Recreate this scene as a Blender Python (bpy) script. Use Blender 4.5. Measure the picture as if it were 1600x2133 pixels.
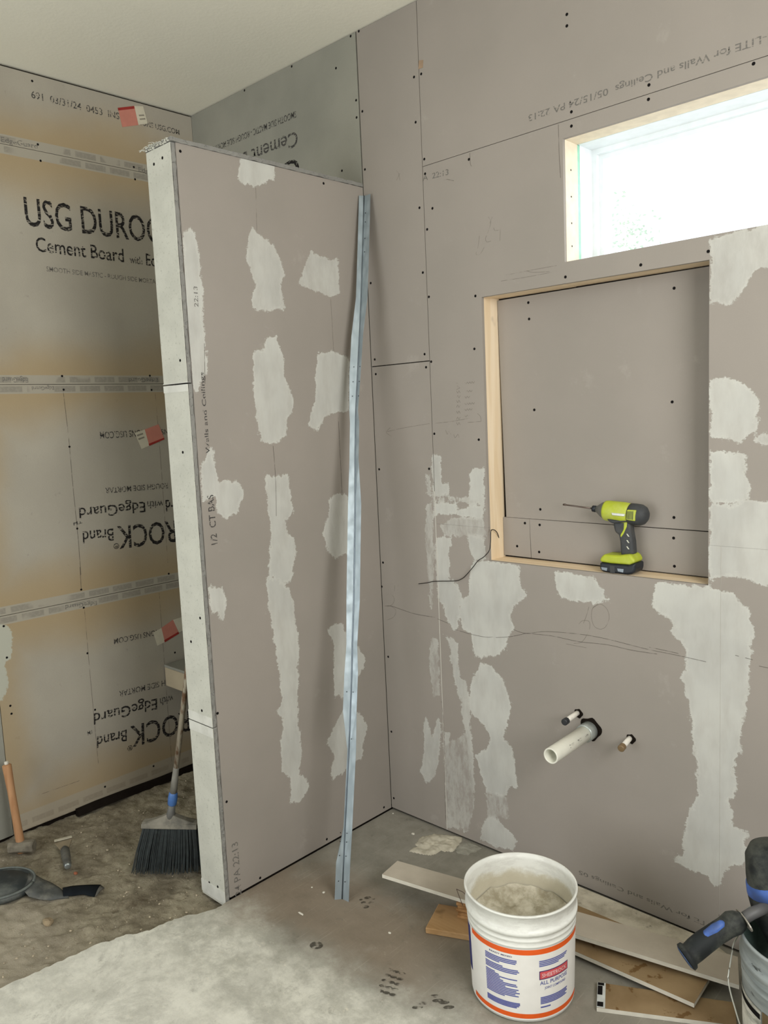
import bpy, bmesh, math, random
import numpy as np
from mathutils import Vector, Matrix
random.seed(7)
for o in list(bpy.data.objects): bpy.data.objects.remove(o)
SC = bpy.context.scene
COL = SC.collection
# ------------------------------------------------------------------ camera, world, light, exposure
R = [(0.7250602, 0.6872303, -0.0447458), (0.0504420, -0.1177923, -0.9917563), (-0.6868357, 0.7168260, -0.1200718)]
CAM = Vector((2.2153, -2.27757, 1.63095)); F = 1677.05
right, down, fwd = (Vector(v) for v in R)
cd = bpy.data.cameras.new('camera'); cam = bpy.data.objects.new('camera', cd); COL.objects.link(cam)
mw = Matrix.Identity(4)
for i in range(3):
    mw[i][0] = right[i]; mw[i][1] = -down[i]; mw[i][2] = -fwd[i]; mw[i][3] = CAM[i]
cam.matrix_world = mw
cd.sensor_fit = 'HORIZONTAL'; cd.sensor_width = 36.0; cd.lens = F / 1600 * 36; cd.clip_start = 0.02
SC.camera = cam
SC.view_settings.view_transform = 'Standard'; SC.view_settings.look = 'None'
SC.view_settings.exposure = 0.0; SC.view_settings.gamma = 1.0; SC.view_settings.use_curve_mapping = False
W = bpy.data.worlds.new('world'); SC.world = W; W.use_nodes = True
bg = W.node_tree.nodes['Background']; bg.inputs[0].default_value = (0.90, 0.95, 1.0, 1); bg.inputs[1].default_value = 1.7
def area(name, loc, target, sx, sy, power, color):
    l = bpy.data.lights.new(name, 'AREA'); l.shape = 'RECTANGLE'; l.size = sx; l.size_y = sy; l.energy = power; l.color = color
    o = bpy.data.objects.new(name, l); COL.objects.link(o); o.location = loc
    o.rotation_euler = (Vector(target) - Vector(loc)).to_track_quat('-Z', 'Y').to_euler(); return o
area('daylight_front', (0.2, -3.9, 1.35), (0.2, 0, 1.35), 2.2, 2.2, 31, (1.0, 1.0, 0.98))
area('daylight_right', (3.12, -1.45, 1.95), (0.0, -1.0, 1.6), 1.3, 1.3, 72, (1.0, 0.995, 0.975))
area('daylight_window', (1.6, 0.55, 2.45), (1.5, -1.2, 1.7), 1.3, 0.35, 8, (0.86, 0.92, 1.0))

# ------------------------------------------------------------------ helpers
def hit(x, y, ax, v):
    d = right * ((x - 800) / F) + down * ((y - 1066.5) / F) + fwd
    return CAM + d * ((v - CAM[ax]) / d[ax])
def lin(c):
    c = c / 255
    return c / 12.92 if c <= 0.04045 else ((c + 0.055) / 1.055) ** 2.4
def C3(r, g, b): return (lin(r), lin(g), lin(b), 1)
def tag(o, label=None, cat=None, group=None, kind=None):
    if label: o['label'] = label
    if cat: o['category'] = cat
    if group: o['group'] = group
    if kind: o['kind'] = kind
    return o
def thing(name, label, cat, loc=(0, 0, 0), rz=0, group=None):
    o = bpy.data.objects.new(name, None); COL.objects.link(o); o.location = loc; o.rotation_euler = (0, 0, rz)
    o.empty_display_size = 0.05
    return tag(o, label, cat, group)
def link(name, me, mat, parent=None, smooth=False):
    o = bpy.data.objects.new(name, me); COL.objects.link(o)
    if mat is not None and len(me.materials) == 0: me.materials.append(mat)
    if parent is not None: o.parent = parent
    if smooth:
        for p in me.polygons: p.use_smooth = True
    return o
def obj(name, bm, mat, parent=None, smooth=False, bevel=0, world=False, seg=2):
    """links a bmesh as one object; world=True: vertices are in world space although the parent is moved"""
    bmesh.ops.recalc_face_normals(bm, faces=bm.faces)
    if bevel:
        bmesh.ops.bevel(bm, geom=[e for e in bm.edges if len(e.link_faces) == 2 and e.calc_face_angle(0) > 0.5], offset=bevel, segments=seg, affect='EDGES', profile=0.5)
    if world and parent is not None:
        bm.transform(world_of(parent).inverted())
    me = bpy.data.meshes.new(name); bm.to_mesh(me); bm.free()
    o = link(name, me, mat, parent, smooth)
    return o
def world_of(o):
    m = Matrix.LocRotScale(o.location, o.rotation_euler, o.scale)
    return world_of(o.parent) @ m if o.parent else m
def box(bm, a, b):
    (x0, y0, z0), (x1, y1, z1) = a, b
    v = [bm.verts.new(p) for p in ((x0, y0, z0), (x1, y0, z0), (x1, y1, z0), (x0, y1, z0), (x0, y0, z1), (x1, y0, z1), (x1, y1, z1), (x0, y1, z1))]
    for f in ((0, 3, 2, 1), (4, 5, 6, 7), (0, 1, 5, 4), (1, 2, 6, 5), (2, 3, 7, 6), (3, 0, 4, 7)): bm.faces.new([v[i] for i in f])
    return bm
def mkbox(a, b): return box(bmesh.new(), a, b)
def slab(bm, top, down_vec):
    """polygon extruded along a vector"""
    d = Vector(down_vec); a = [bm.verts.new(Vector(p)) for p in top]; b = [bm.verts.new(Vector(p) + d) for p in top]
    n = len(top); bm.faces.new(a); bm.faces.new(b[::-1])
    for i in range(n): bm.faces.new((a[i], b[i], b[(i + 1) % n], a[(i + 1) % n]))
    return bm
def ring(c, ax, r, n=24, ref=None, sx=1, sy=1):
    ax = Vector(ax).normalized(); ref = Vector(ref) if ref else (Vector((0, 0, 1)) if abs(ax.z) < 0.9 else Vector((0, 1, 0)))
    u = ax.cross(ref).normalized(); w = u.cross(ax)
    return [Vector(c) + (u * math.cos(2 * math.pi * i / n) * sx + w * math.sin(2 * math.pi * i / n) * sy) * r for i in range(n)]
def loft(bm, rings, cap0=True, cap1=True):
    vs = [[bm.verts.new(p) for p in r] for r in rings]; n = len(rings[0])
    for a, b in zip(vs, vs[1:]):
        for i in range(n): bm.faces.new((a[i], a[(i + 1) % n], b[(i + 1) % n], b[i]))
    if cap0: bm.faces.new(vs[0][::-1])
    if cap1: bm.faces.new(vs[-1])
    return bm
def tube(bm, pts, rad, n=10, ref=None):
    pts = [Vector(p) for p in pts]; rs = rad if isinstance(rad, (list, tuple)) else [rad] * len(pts); rr = []
    for i, p in enumerate(pts):
        t = (pts[min(i + 1, len(pts) - 1)] - pts[max(i - 1, 0)])
        rr.append(ring(p, t, rs[i], n, ref))
    return loft(bm, rr)
def lathe(bm, o, ax, prof, n=32, ref=None, cap0=True, cap1=True):
    """prof = (distance along axis, radius)"""
    o = Vector(o); ax = Vector(ax).normalized()
    return loft(bm, [ring(o + ax * d, ax, max(r, 1e-4), n, ref) for d, r in prof], cap0, cap1)
def smooth_path(pts, k=6):
    pts = [Vector(p) for p in pts]; out = []
    for i in range(len(pts) - 1):
        p0, p1, p2, p3 = pts[max(i - 1, 0)], pts[i], pts[i + 1], pts[min(i + 2, len(pts) - 1)]
        for j in range(k):
            t = j / k
            out.append(0.5 * ((2 * p1) + (p2 - p0) * t + (2 * p0 - 5 * p1 + 4 * p2 - p3) * t * t + (3 * p1 - p0 - 3 * p2 + p3) * t ** 3))
    return out + [pts[-1]]

# ------------------------------------------------------------------ materials
class N:
    def __init__(s, name, rough=0.8, spec=0.3, metal=0.0):
        s.m = bpy.data.materials.new(name); s.m.use_nodes = True; s.t = s.m.node_tree; s.b = s.t.nodes['Principled BSDF']
        s.b.inputs['Roughness'].default_value = rough; s.b.inputs['Specular IOR Level'].default_value = spec; s.b.inputs['Metallic'].default_value = metal
        s.out = s.t.nodes['Material Output']; s.co = s.n('ShaderNodeTexCoord').outputs['Object']
    def n(s, t, **kw):
        x = s.t.nodes.new(t)
        for k, v in kw.items(): setattr(x, k, v)
        return x
    def l(s, a, b): s.t.links.new(a, b)
    def set(s, inp, v):
        if hasattr(v, 'links'): s.l(v, inp)
        else: inp.default_value = v
    def map(s, scale=(1, 1, 1), rot=(0, 0, 0), src=None):
        x = s.n('ShaderNodeMapping'); s.l(src or s.co, x.inputs[0]); x.inputs['Scale'].default_value = scale; x.inputs['Rotation'].default_value = rot; return x.outputs[0]
    def noise(s, scale, detail=4, rough=0.5, vec=None, dist=0.0):
        x = s.n('ShaderNodeTexNoise'); s.l(vec or s.co, x.inputs['Vector']); x.inputs['Scale'].default_value = scale; x.inputs['Detail'].default_value = detail
        x.inputs['Roughness'].default_value = rough; x.inputs['Distortion'].default_value = dist; return x.outputs['Fac']
    def ramp(s, v, a, b, ca=0.0, cb=1.0):
        x = s.n('ShaderNodeMapRange'); x.interpolation_type = 'SMOOTHSTEP'; s.l(v, x.inputs[0])
        for i, q in zip((1, 2, 3, 4), (a, b, ca, cb)): x.inputs[i].default_value = q
        return x.outputs[0]
    def math(s, op, a, b=0.0, clamp=False):
        x = s.n('ShaderNodeMath', operation=op, use_clamp=clamp); s.set(x.inputs[0], a); s.set(x.inputs[1], b); return x.outputs[0]
    def mix(s, f, a, b):
        x = s.n('ShaderNodeMix', data_type='RGBA'); s.set(x.inputs[0], f); s.set(x.inputs[6], a); s.set(x.inputs[7], b); return x.outputs[2]
    def attr(s, name): return s.n('ShaderNodeAttribute', attribute_name=name).outputs['Fac']
    def xyz(s, src=None):
        x = s.n('ShaderNodeSeparateXYZ'); s.l(src or s.co, x.inputs[0]); return x.outputs
    def color(s, c): s.set(s.b.inputs['Base Color'], c); return s
    def bump(s, h, strength=0.3, dist=0.002):
        x = s.n('ShaderNodeBump'); x.inputs['Strength'].default_value = strength; x.inputs['Distance'].default_value = dist; s.l(h, x.inputs['Height']); s.l(x.outputs[0], s.b.inputs['Normal']); return s
    def alpha(s, a): s.set(s.b.inputs['Alpha'], a); return s
def plain(name, c, rough=0.6, spec=0.4, metal=0.0, var=0.12, scale=30, dirt=None, damt=0.4):
    s = N(name, rough, spec, metal); k = s.ramp(s.noise(scale, 5), 0.3, 0.7)
    dk = tuple(v * (1 - var) for v in c[:3]) + (1,); lt = tuple(min(1, v * (1 + var)) for v in c[:3]) + (1,)
    col = s.mix(k, dk, lt)
    if dirt: col = s.mix(s.math('MULTIPLY', s.ramp(s.noise(scale * 0.6, 6, 0.65), 0.45, 0.68), damt), col, dirt)
    s.color(col); return s.m
def drywall(name='drywall_paper', muddy=True):
    s = N(name, 0.9, 0.15)
    base = s.mix(s.ramp(s.noise(2.2, 4), 0.3, 0.7), C3(150, 144, 136), C3(157, 150, 142))
    fine = s.noise(260, 2); base = s.mix(s.math('MULTIPLY', fine, 0.18), base, C3(136, 129, 121))
    scuff = s.math('MULTIPLY', s.ramp(s.noise(7, 7, 0.7), 0.60, 0.72), 0.12); base = s.mix(scuff, base, C3(205, 198, 190))
    # joint compound, outlined by a signed distance stored on the board
    sd = s.attr('mud'); th = s.attr('thin')
    ed = s.math('MULTIPLY', s.math('SUBTRACT', s.noise(38, 7, 0.72, s.map((1, 1, 0.8), (0.5, 0.5, 0.5))), 0.5), 0.05); ed = s.math('ADD', ed, s.math('MULTIPLY', s.math('SUBTRACT', s.noise(1.0, 4, 0.7, s.map((60, 60, 260), (0.5, 0.6, 0.5))), 0.5), 0.016))
    m = s.ramp(s.math('ADD', sd, ed), -0.0015, 0.0030)
    body = s.ramp(s.noise(14, 6, 0.6, s.map((1.6, 1.6, 0.5))), 0.25, 0.62, 0.72, 1.0)
    streak = s.ramp(s.noise(30, 8, 0.75, s.map((1.5, 1.5, 0.5), (0.3, 0.3, 0.3))), 0.36, 0.62)
    op = s.math('MULTIPLY', m, s.math('ADD', s.math('MULTIPLY', body, s.math('SUBTRACT', 1.0, th)), s.math('MULTIPLY', s.math('MULTIPLY', streak, 0.6), th)))
    mud = s.mix(s.ramp(s.noise(5, 3), 0.35, 0.65), C3(184, 184, 178), C3(194, 194, 187))
    rim = s.math('MULTIPLY', s.math('MULTIPLY', m, s.ramp(s.math('ADD', sd, ed), 0.004, 0.012, 1.0, 0.0)), 0.5)
    mud = s.mix(rim, mud, C3(200, 200, 192))
    if not muddy: s.color(base); s.bump(s.noise(60, 5), 0.08, 0.001); return s.m
    s.color(s.mix(op, base, mud))
    s.bump(s.math('ADD', s.math('MULTIPLY', m, 1.0), s.math('MULTIPLY', s.noise(60, 5), 0.25)), 0.25, 0.0012)
    return s.m
M = {}
M['drywall'] = drywall(); M['drywall_plain'] = drywall('drywall_paper_plain', False)
M['dark'] = plain('dark_cavity', C3(30, 25, 21), 0.95, 0.05)
def cement(name, a, b, warm=0.0):
    s = N(name, 0.9, 0.15)
    base = s.mix(s.ramp(s.noise(3, 5), 0.3, 0.7), a, b)
    base = s.mix(s.math('MULTIPLY', s.noise(220, 3), 0.25), base, tuple(v * 0.7 for v in a[:3]) + (1,))
    base = s.mix(s.math('MULTIPLY', s.ramp(s.noise(26, 6, 0.7), 0.64, 0.72), 0.3), base, C3(120, 118, 108))
    if warm:
        z = s.xyz()[2]; tot = None
        ed = s.math('MULTIPLY', s.math('SUBTRACT', s.noise(2.5, 4), 0.5), 0.22)
        for zz in (0.0, 0.898, 1.816, 2.744):
            d = s.math('ABSOLUTE', s.math('SUBTRACT', z, zz)); k = s.ramp(s.math('ADD', d, ed), 0.02, 0.27, 1.0, 0.0)
            tot = k if tot is None else s.math('MAXIMUM', tot, k)
        yy = s.xyz()[1]; k = s.ramp(s.math('ADD', yy, ed), -1.10, -0.92, 0.9, 0.0); tot = s.math('MAXIMUM', tot, k)
        base = s.mix(s.math('MULTIPLY', tot, warm), base, C3(166, 144, 106))
        # printed reinforcing band along each edge
        for zz in (0.0, 0.898, 1.816, 2.744):
            d = s.math('ABSOLUTE', s.math('SUBTRACT', z, zz)); band = s.ramp(d, 0.036 if zz else 0.06, 0.038 if zz else 0.064, 1.0, 0.0)
            bw = 0.0165; row = s.ramp(s.math('ABSOLUTE', s.math('SUBTRACT', d, 0.019)), 0.0105, 0.0125, 1.0, 0.0)
            seg = s.math('FRACT', s.math('ADD', s.math('MULTIPLY', yy, 9.0), s.math('MULTIPLY', s.math('GREATER_THAN', z, zz), 0.37)))
            blk = s.math('MULTIPLY', s.math('MULTIPLY', s.ramp(seg, 0.08, 0.12), s.ramp(seg, 0.90, 0.94, 1.0, 0.0)), row)
            blk = s.math('MULTIPLY', blk, s.ramp(s.noise(5, 1), 0.40, 0.46))
            c = s.mix(s.math('MULTIPLY', s.math('MULTIPLY', blk, s.ramp(s.noise(90, 3), 0.3, 0.6, 0.6, 1.0)), 0.75), C3(166, 161, 148), C3(132, 129, 121))
            base = s.mix(s.math('MULTIPLY', band, 0.9 if zz else 0.6), base, c)
        sd = s.attr('mud'); e2 = s.math('MULTIPLY', s.math('SUBTRACT', s.noise(38, 7, 0.7), 0.5), 0.05)
        base = s.mix(s.math('MULTIPLY', s.ramp(s.math('ADD', sd, e2), -0.002, 0.004), 0.8), base, C3(186, 190, 178))
    s.color(base); s.bump(s.noise(160, 4), 0.3, 0.001); return s.m
M['durock'] = cement('cement_board_tan', C3(168, 162, 149), C3(178, 172, 158), 0.75)
M['cement_grey'] = cement('cement_board_grey', C3(142, 142, 132), C3(156, 155, 144))
def speckle(name, a, dk, sc=90):
    s = N(name, 0.9, 0.15)
    base = s.mix(s.ramp(s.noise(12, 4), 0.3, 0.7), a, tuple(v * 0.9 for v in a[:3]) + (1,))
    base = s.mix(s.math('MULTIPLY', s.ramp(s.noise(sc, 5, 0.75), 0.56, 0.66), 0.8), base, dk)
    s.color(base); s.bump(s.noise(120, 5, 0.7), 0.5, 0.0015); return s.m
M['end_board'] = speckle('cement_board_light', C3(200, 200, 189), C3(160, 162, 150))
M['board_core'] = speckle('cement_board_core', C3(138, 137, 132), C3(90, 90, 88), 120)
M['band'] = plain('edge_band', C3(208, 208, 200), 0.8, 0.2, 0, 0.05, 20, C3(178, 178, 168), 0.5)
def wood(name, a, b, axis=2, sc=26):
    s = N(name, 0.7, 0.25); st = [sc, sc, sc]; st[axis] = sc * 0.06
    g = s.noise(1.0, 6, 0.6, s.map(tuple(st)), 0.6); base = s.mix(s.ramp(g, 0.35, 0.65), a, b)
    kn = s.ramp(s.noise(9, 2), 0.68, 0.76); base = s.mix(s.math('MULTIPLY', kn, 0.6), base, tuple(v * 0.35 for v in b[:3]) + (1,))
    s.color(base).bump(g, 0.15, 0.001); return s.m
M['pine_z'] = wood('pine_upright', C3(238, 220, 192), C3(226, 203, 168), 2)
M['pine_x'] = wood('pine_level', C3(238, 219, 190), C3(225, 201, 166), 0)
M['oak'] = wood('stained_plank', C3(192, 156, 112), C3(170, 134, 90), 0, 20)
M['shim'] = wood('shim_wood', C3(190, 148, 100), C3(140, 100, 60), 0, 40)
def ceiling_m():
    s = N('ceiling_texture', 0.95, 0.1); s.color(s.mix(s.noise(3, 3), C3(234, 231, 215), C3(240, 237, 222)))
    s.bump(s.ramp(s.noise(70, 4, 0.6), 0.35, 0.65), 0.12, 0.002); return s.m
M['ceiling'] = ceiling_m()
def floor_m():
    s = N('concrete_slab', 0.85, 0.2)
    base = s.mix(s.ramp(s.noise(5, 7, 0.65), 0.3, 0.7), C3(126, 123, 112), C3(150, 146, 135))
    x, y, z = s.xyz()
    # pale dust trodden in from the camera side, brown dirt blown towards the partition
    k = s.math('ADD', s.math('MULTIPLY', x, -0.12), y)
    n1 = s.math('SUBTRACT', s.noise(3.4, 9, 0.68), 0.5); n2 = s.math('SUBTRACT', s.noise(2.2, 5), 0.5)
    dst = s.ramp(s.math('ADD', k, s.math('MULTIPLY', n1, 0.55)), -1.02, -0.74, 1.0, 0.0)
    br = s.math('MULTIPLY', s.ramp(s.math('ADD', k, s.math('MULTIPLY', n2, 0.5)), -0.95, -0.78, 0.0, 1.0), s.ramp(s.math('ADD', k, s.math('MULTIPLY', n1, 0.5)), -0.62, -0.40, 1.0, 0.0))
    br = s.math('MULTIPLY', br, s.ramp(x, 0.62, 0.95, 1.0, 0.15))
    base = s.mix(s.math('MULTIPLY', br, 0.75), base, s.mix(s.noise(14, 6), C3(118, 104, 88), C3(146, 132, 114)))
    dust = s.mix(s.ramp(s.noise(9, 9, 0.72), 0.36, 0.64), C3(184, 183, 171), C3(226, 225, 213))
    base = s.mix(s.math('MULTIPLY', dst, 0.92), base, dust)
    far = s.ramp(s.math('ADD', k, s.math('MULTIPLY', n2, 0.4)), -1.25, -1.0, 1.0, 0.0); base = s.mix(s.math('MULTIPLY', far, 0.32), base, C3(240, 239, 229))
    wh = s.ramp(s.noise(20, 9, 0.78, s.map((1, 1.8, 1), (0, 0, 0.6))), 0.58, 0.66); base = s.mix(s.math('MULTIPLY', wh, s.ramp(dst, 0, 1, 0.10, 0.7)), base, C3(224, 219, 203))
    scr_ = s.ramp(s.noise(1.0, 4, 0.6, s.map((160, 5, 1), (0, 0, 0.9))), 0.60, 0.70); base = s.mix(s.math('MULTIPLY', scr_, 0.22), base, C3(190, 184, 168))
    dk = s.ramp(s.noise(13, 8, 0.75), 0.56, 0.70); base = s.mix(s.math('MULTIPLY', dk, 0.42), base, C3(104, 99, 88))
    gr = s.ramp(s.noise(6, 10, 0.8, s.map((1, 1, 1), (0, 0, 1.1)), 0.5), 0.47, 0.60); base = s.mix(s.math('MULTIPLY', s.math('MULTIPLY', gr, dst), 0.30), base, C3(150, 149, 140))
    pt = s.ramp(s.noise(42, 6, 0.8), 0.64, 0.70); base = s.mix(s.math('MULTIPLY', pt, 0.3), base, C3(92, 88, 78))
    s.color(base); s.bump(s.noise(45, 8, 0.7), 0.35, 0.004); return s.m
M['floor'] = floor_m()
def dirt_m():
    s = N('sandy_dirt', 0.95, 0.1)
    base = s.mix(s.ramp(s.noise(4.5, 8, 0.7), 0.32, 0.66), C3(122, 113, 95), C3(180, 171, 148))
    base = s.mix(s.math('MULTIPLY', s.ramp(s.noise(60, 6, 0.8), 0.52, 0.68), 0.55), base, C3(88, 76, 60))
    base = s.mix(s.math('MULTIPLY', s.ramp(s.noise(11, 9, 0.75, s.map((1, 1, 1), (0, 0, 0.4))), 0.56, 0.66), 0.5), base, C3(96, 82, 64))
    base = s.mix(s.math('MULTIPLY', s.ramp(s.noise(18, 9, 0.8), 0.60, 0.70), 0.5), base, C3(196, 186, 164))
    x, y, z = s.xyz(); k = s.ramp(s.math('ADD', y, s.math('MULTIPLY', s.math('SUBTRACT', s.noise(3, 6), 0.5), 0.5)), -1.42, -1.08, 1.0, 0.0)
    base = s.mix(s.math('MULTIPLY', k, 0.7), base, C3(198, 188, 168))
    base = s.mix(s.ramp(s.noise(85, 2, 0.5), 0.70, 0.74), base, C3(200, 192, 174))
    s.color(base); s.bump(s.noise(90, 8, 0.75), 0.9, 0.010); return s.m
M['dirt'] = dirt_m()
def print_m(name, c, lo=0.42, hi=0.5, stretch=(60, 60, 260), amax=0.92):
    s = N(name, 0.9, 0.1); s.color(c); s.alpha(s.math('MULTIPLY', s.ramp(s.noise(1.0, 2, 0.5, s.map(stretch, (0.35, 0, 0))), lo, hi), amax)); return s.m
M['ink'] = print_m('black_print', C3(42, 40, 40), 0.36, 0.46)
M['ink_soft'] = print_m('grey_print', C3(78, 76, 74), 0.36, 0.50)
M['ink_pale'] = print_m('pale_print', C3(120, 117, 112), 0.3, 0.55, amax=0.8)
M['pencil'] = print_m('pencil_line', C3(92, 84, 78), 0.25, 0.5, (40, 40, 40), 0.7)
M['pencil_faint'] = print_m('faint_pencil_line', C3(118, 108, 101), 0.3, 0.55, (40, 40, 40), 0.55)
M['screw'] = plain('black_screw', C3(22, 20, 20), 0.8, 0.1)
M['white_vinyl'] = plain('white_vinyl', C3(226, 232, 234), 0.35, 0.5, 0, 0.03)
M['cream_dry'] = plain('cream_gypsum', C3(226, 214, 192), 0.9, 0.1, 0, 0.06)
M['green'] = plain('green_sealing_strip', C3(150, 205, 180), 0.6)
def zinc_m():
    s = N('galvanised_steel', 0.5, 0.5, 0.55)
    v = s.n('ShaderNodeTexVoronoi'); s.l(s.map((1, 1, 0.35)), v.inputs['Vector']); v.inputs['Scale'].default_value = 45
    s.color(s.mix(s.ramp(v.outputs['Distance'], 0.1, 0.7), C3(170, 182, 188), C3(152, 164, 170))); s.set(s.b.inputs['Roughness'], s.ramp(s.noise(30, 4), 0.3, 0.7, 0.42, 0.6)); return s.m
M['zinc'] = zinc_m()

# ------------------------------------------------------------------ wall boards
def plane_main(d=0.0): return lambda px: (lambda p: (p.x, p.z))(hit(px[0], px[1], 1, -d))
PL = {'main': (lambda u, v, d: Vector((u, -d, v)), lambda x, y: (lambda p: (p.x, p.z))(hit(x, y, 1, 0.0)), Vector((0, -1, 0))),
      'niche': (lambda u, v, d: Vector((u, 0.089 - d, v)), lambda x, y: (lambda p: (p.x, p.z))(hit(x, y, 1, 0.089)), Vector((0, -1, 0))),
      'part': (lambda u, v, d: Vector((d, u, v)), lambda x, y: (lambda p: (p.y, p.z))(hit(x, y, 0, 0.0)), Vector((1, 0, 0))),
      'left': (lambda u, v, d: Vector((-1.09 + d, u, v)), lambda x, y: (lambda p: (p.y, p.z))(hit(x, y, 0, -1.09)), Vector((1, 0, 0))),
      'end': (lambda u, v, d: Vector((u, -0.829 - d, v)), lambda x, y: (lambda p: (p.x, p.z))(hit(x, y, 1, -0.829)), Vector((0, -1, 0)))}
def Z(s, ox, oy, pts): return [(ox + a / s, oy + b / s) for a, b in pts]
def sdf(P, poly):
    poly = np.array(poly); n = len(poly); d = np.full(len(P), 1e9); ins = np.zeros(len(P), bool)
    for i in range(n):
        a, b = poly[i], poly[(i + 1) % n]; e = b - a; w = P - a
        t = np.clip((w @ e) / max(e @ e, 1e-12), 0, 1); q = w - t[:, None] * e; d = np.minimum(d, (q ** 2).sum(1))
        c = (a[1] <= P[:, 1]) != (b[1] <= P[:, 1]); dy = b[1] - a[1]
        if dy != 0: ins ^= c & (P[:, 0] < a[0] + (P[:, 1] - a[1]) * e[0] / dy)
    return np.where(ins, 1, -1) * np.sqrt(d)
MUD = {'main': [], 'part': [], 'left': []}
def mud(plane, s, ox, oy, pts, thin=0.0):
    MUD[plane].append((np.array([PL[plane][1](x, y) for x, y in Z(s, ox, oy, pts)]), thin))
A_, B_, Cz = (4, 360, 300), (4, 360, 700), (4, 400, 1150)
D_, E_, F_, G_, H_ = (4, 760, 900), (4, 800, 1300), (5.333, 1300, 1150), (5.333, 1300, 1450), (2.665, 1400, 450)
mud('part', *A_, [(570, 100), (850, 170), (862, 250), (830, 300), (740, 330), (695, 358), (620, 340), (540, 290), (545, 230)])
mud('part', *A_, [(80, 740), (150, 700), (190, 730), (220, 900), (250, 1200), (262, 1600), (285, 1800), (290, 1920), (240, 1980), (190, 2090), (165, 2020), (140, 1750), (115, 1600), (90, 1200)])
mud('part', *A_, [(660, 680), (700, 740), (760, 780), (850, 850), (915, 1000), (930, 1090), (905, 1170), (915, 1290), (930, 1370), (800, 1390), (660, 1370), (650, 1280), (690, 1170), (640, 1050), (612, 950), (625, 800)], 0.15)
mud('part', *A_, [(1150, 895), (1320, 960), (1380, 945), (1385, 1240), (1340, 1280), (1200, 1230), (1040, 1170), (1080, 1080), (1110, 960)], 0.25)
mud('part', *B_, [(670, 110), (760, 130), (770, 10), (860, 5), (920, 180), (940, 360), (1000, 500), (1010, 600), (950, 700), (940, 840), (830, 905), (730, 870), (690, 700), (670, 400)])
mud('part', *B_, [(1210, 140), (1330, 130), (1470, 180), (1470, 620), (1380, 640), (1290, 660), (1200, 800), (1130, 740), (1190, 500), (1190, 300)])
mud('part', *B_, [(300, 900), (340, 960), (380, 1200), (520, 1210), (570, 1260), (590, 1330), (540, 1470), (440, 1530), (380, 1480), (355, 1330), (250, 1390), (225, 1080), (270, 1040)])
mud('part', *B_, [(760, 1130), (800, 1170), (910, 1160), (960, 1140), (990, 1340), (1015, 1480), (940, 1540), (945, 1640), (1010, 1670), (1035, 1800), (1000, 1950), (1000, 2030), (940, 2070), (800, 2000), (815, 1640), (790, 1400), (770, 1250)])
mud('part', *Cz, [(625, 190), (700, 210), (800, 300), (845, 420), (860, 580), (885, 690), (890, 950), (880, 1280), (890, 1450), (915, 1580), (915, 1720), (895, 1850), (975, 1910), (960, 1980), (948, 2020), (880, 2088), (810, 2080), (830, 1980), (800, 1860), (750, 1830), (740, 1560), (755, 1380), (700, 1330), (745, 1250), (730, 1050), (690, 780), (650, 520), (620, 300)])
mud('part', *B_, [(1300, 1370), (1380, 1305), (1465, 1340), (1470, 1810), (1350, 1860), (1290, 1800), (1255, 1640), (1290, 1500)], 0.2)
mud('part', *Cz, [(1130, 660), (1180, 590), (1260, 600), (1290, 700), (1380, 780), (1440, 880), (1440, 950), (1380, 1050), (1290, 1040), (1280, 1250), (1230, 1200), (1190, 1210), (1175, 850), (1185, 760)], 0.1)
mud('part', *Cz, [(1270, 1300), (1390, 1330), (1470, 1440), (1430, 1600), (1410, 1730), (1330, 1740), (1280, 1830), (1175, 1895), (1150, 1800), (1190, 1700), (1120, 1590), (1180, 1450)], 0.1)
mud('part', *Cz, [(130, 255), (180, 285), (255, 290), (290, 390), (270, 570), (230, 560), (220, 500), (160, 515)])
mud('main', *D_, [(555, 190), (635, 190), (640, 420), (700, 430), (700, 520), (630, 540), (565, 530)], 0.2)
mud('main', *D_, [(500, 350), (550, 350), (555, 540), (515, 520)], 0.6)
mud('main', *D_, [(860, 340), (900, 300), (990, 290), (1005, 640), (870, 560), (880, 430)], 0.1)
mud('main', *D_, [(570, 545), (870, 545), (1000, 600), (900, 600), (770, 572), (570, 575)], 0.5)
mud('main', *D_, [(580, 590), (770, 590), (780, 650), (850, 640), (870, 600), (985, 620), (985, 720), (720, 695), (580, 690)])
mud('main', *D_, [(740, 710), (985, 720), (1010, 800), (1010, 870), (850, 860), (690, 870), (620, 780)], 0.7)
mud('main', *D_, [(850, 860), (985, 860), (1020, 1070), (900, 1080)], 0.2)
mud('main', *D_, [(590, 880), (730, 870), (705, 1000), (715, 1230), (760, 1260), (810, 1350), (790, 1500), (770, 1640), (730, 1660), (690, 1580), (650, 1440), (610, 1420), (595, 1100)], 0.12)
mud('main', *D_, [(880, 1180), (900, 1070), (1010, 1065), (1280, 1115), (1300, 1260), (1360, 1370), (1290, 1410), (1210, 1510), (1240, 1640), (1190, 1720), (1180, 1800), (1080, 1880), (920, 1870), (880, 1680), (810, 1630), (775, 1500), (800, 1400), (860, 1360)])
mud('main', *E_, [(810, 325), (900, 350), (1000, 480), (1060, 640), (1050, 760), (1000, 950), (1060, 1010), (1080, 1100), (1120, 1370), (1030, 1360), (1030, 1450), (850, 1410), (800, 1220), (760, 1090), (860, 1040), (880, 940), (800, 800), (750, 770), (700, 700), (720, 500), (770, 380)])
mud('main', *E_, [(480, 90), (560, 110), (620, 170), (640, 450), (690, 460), (715, 700), (760, 1380), (720, 1540), (700, 1200), (640, 650), (590, 500), (555, 300), (545, 160)], 0.35)
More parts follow.
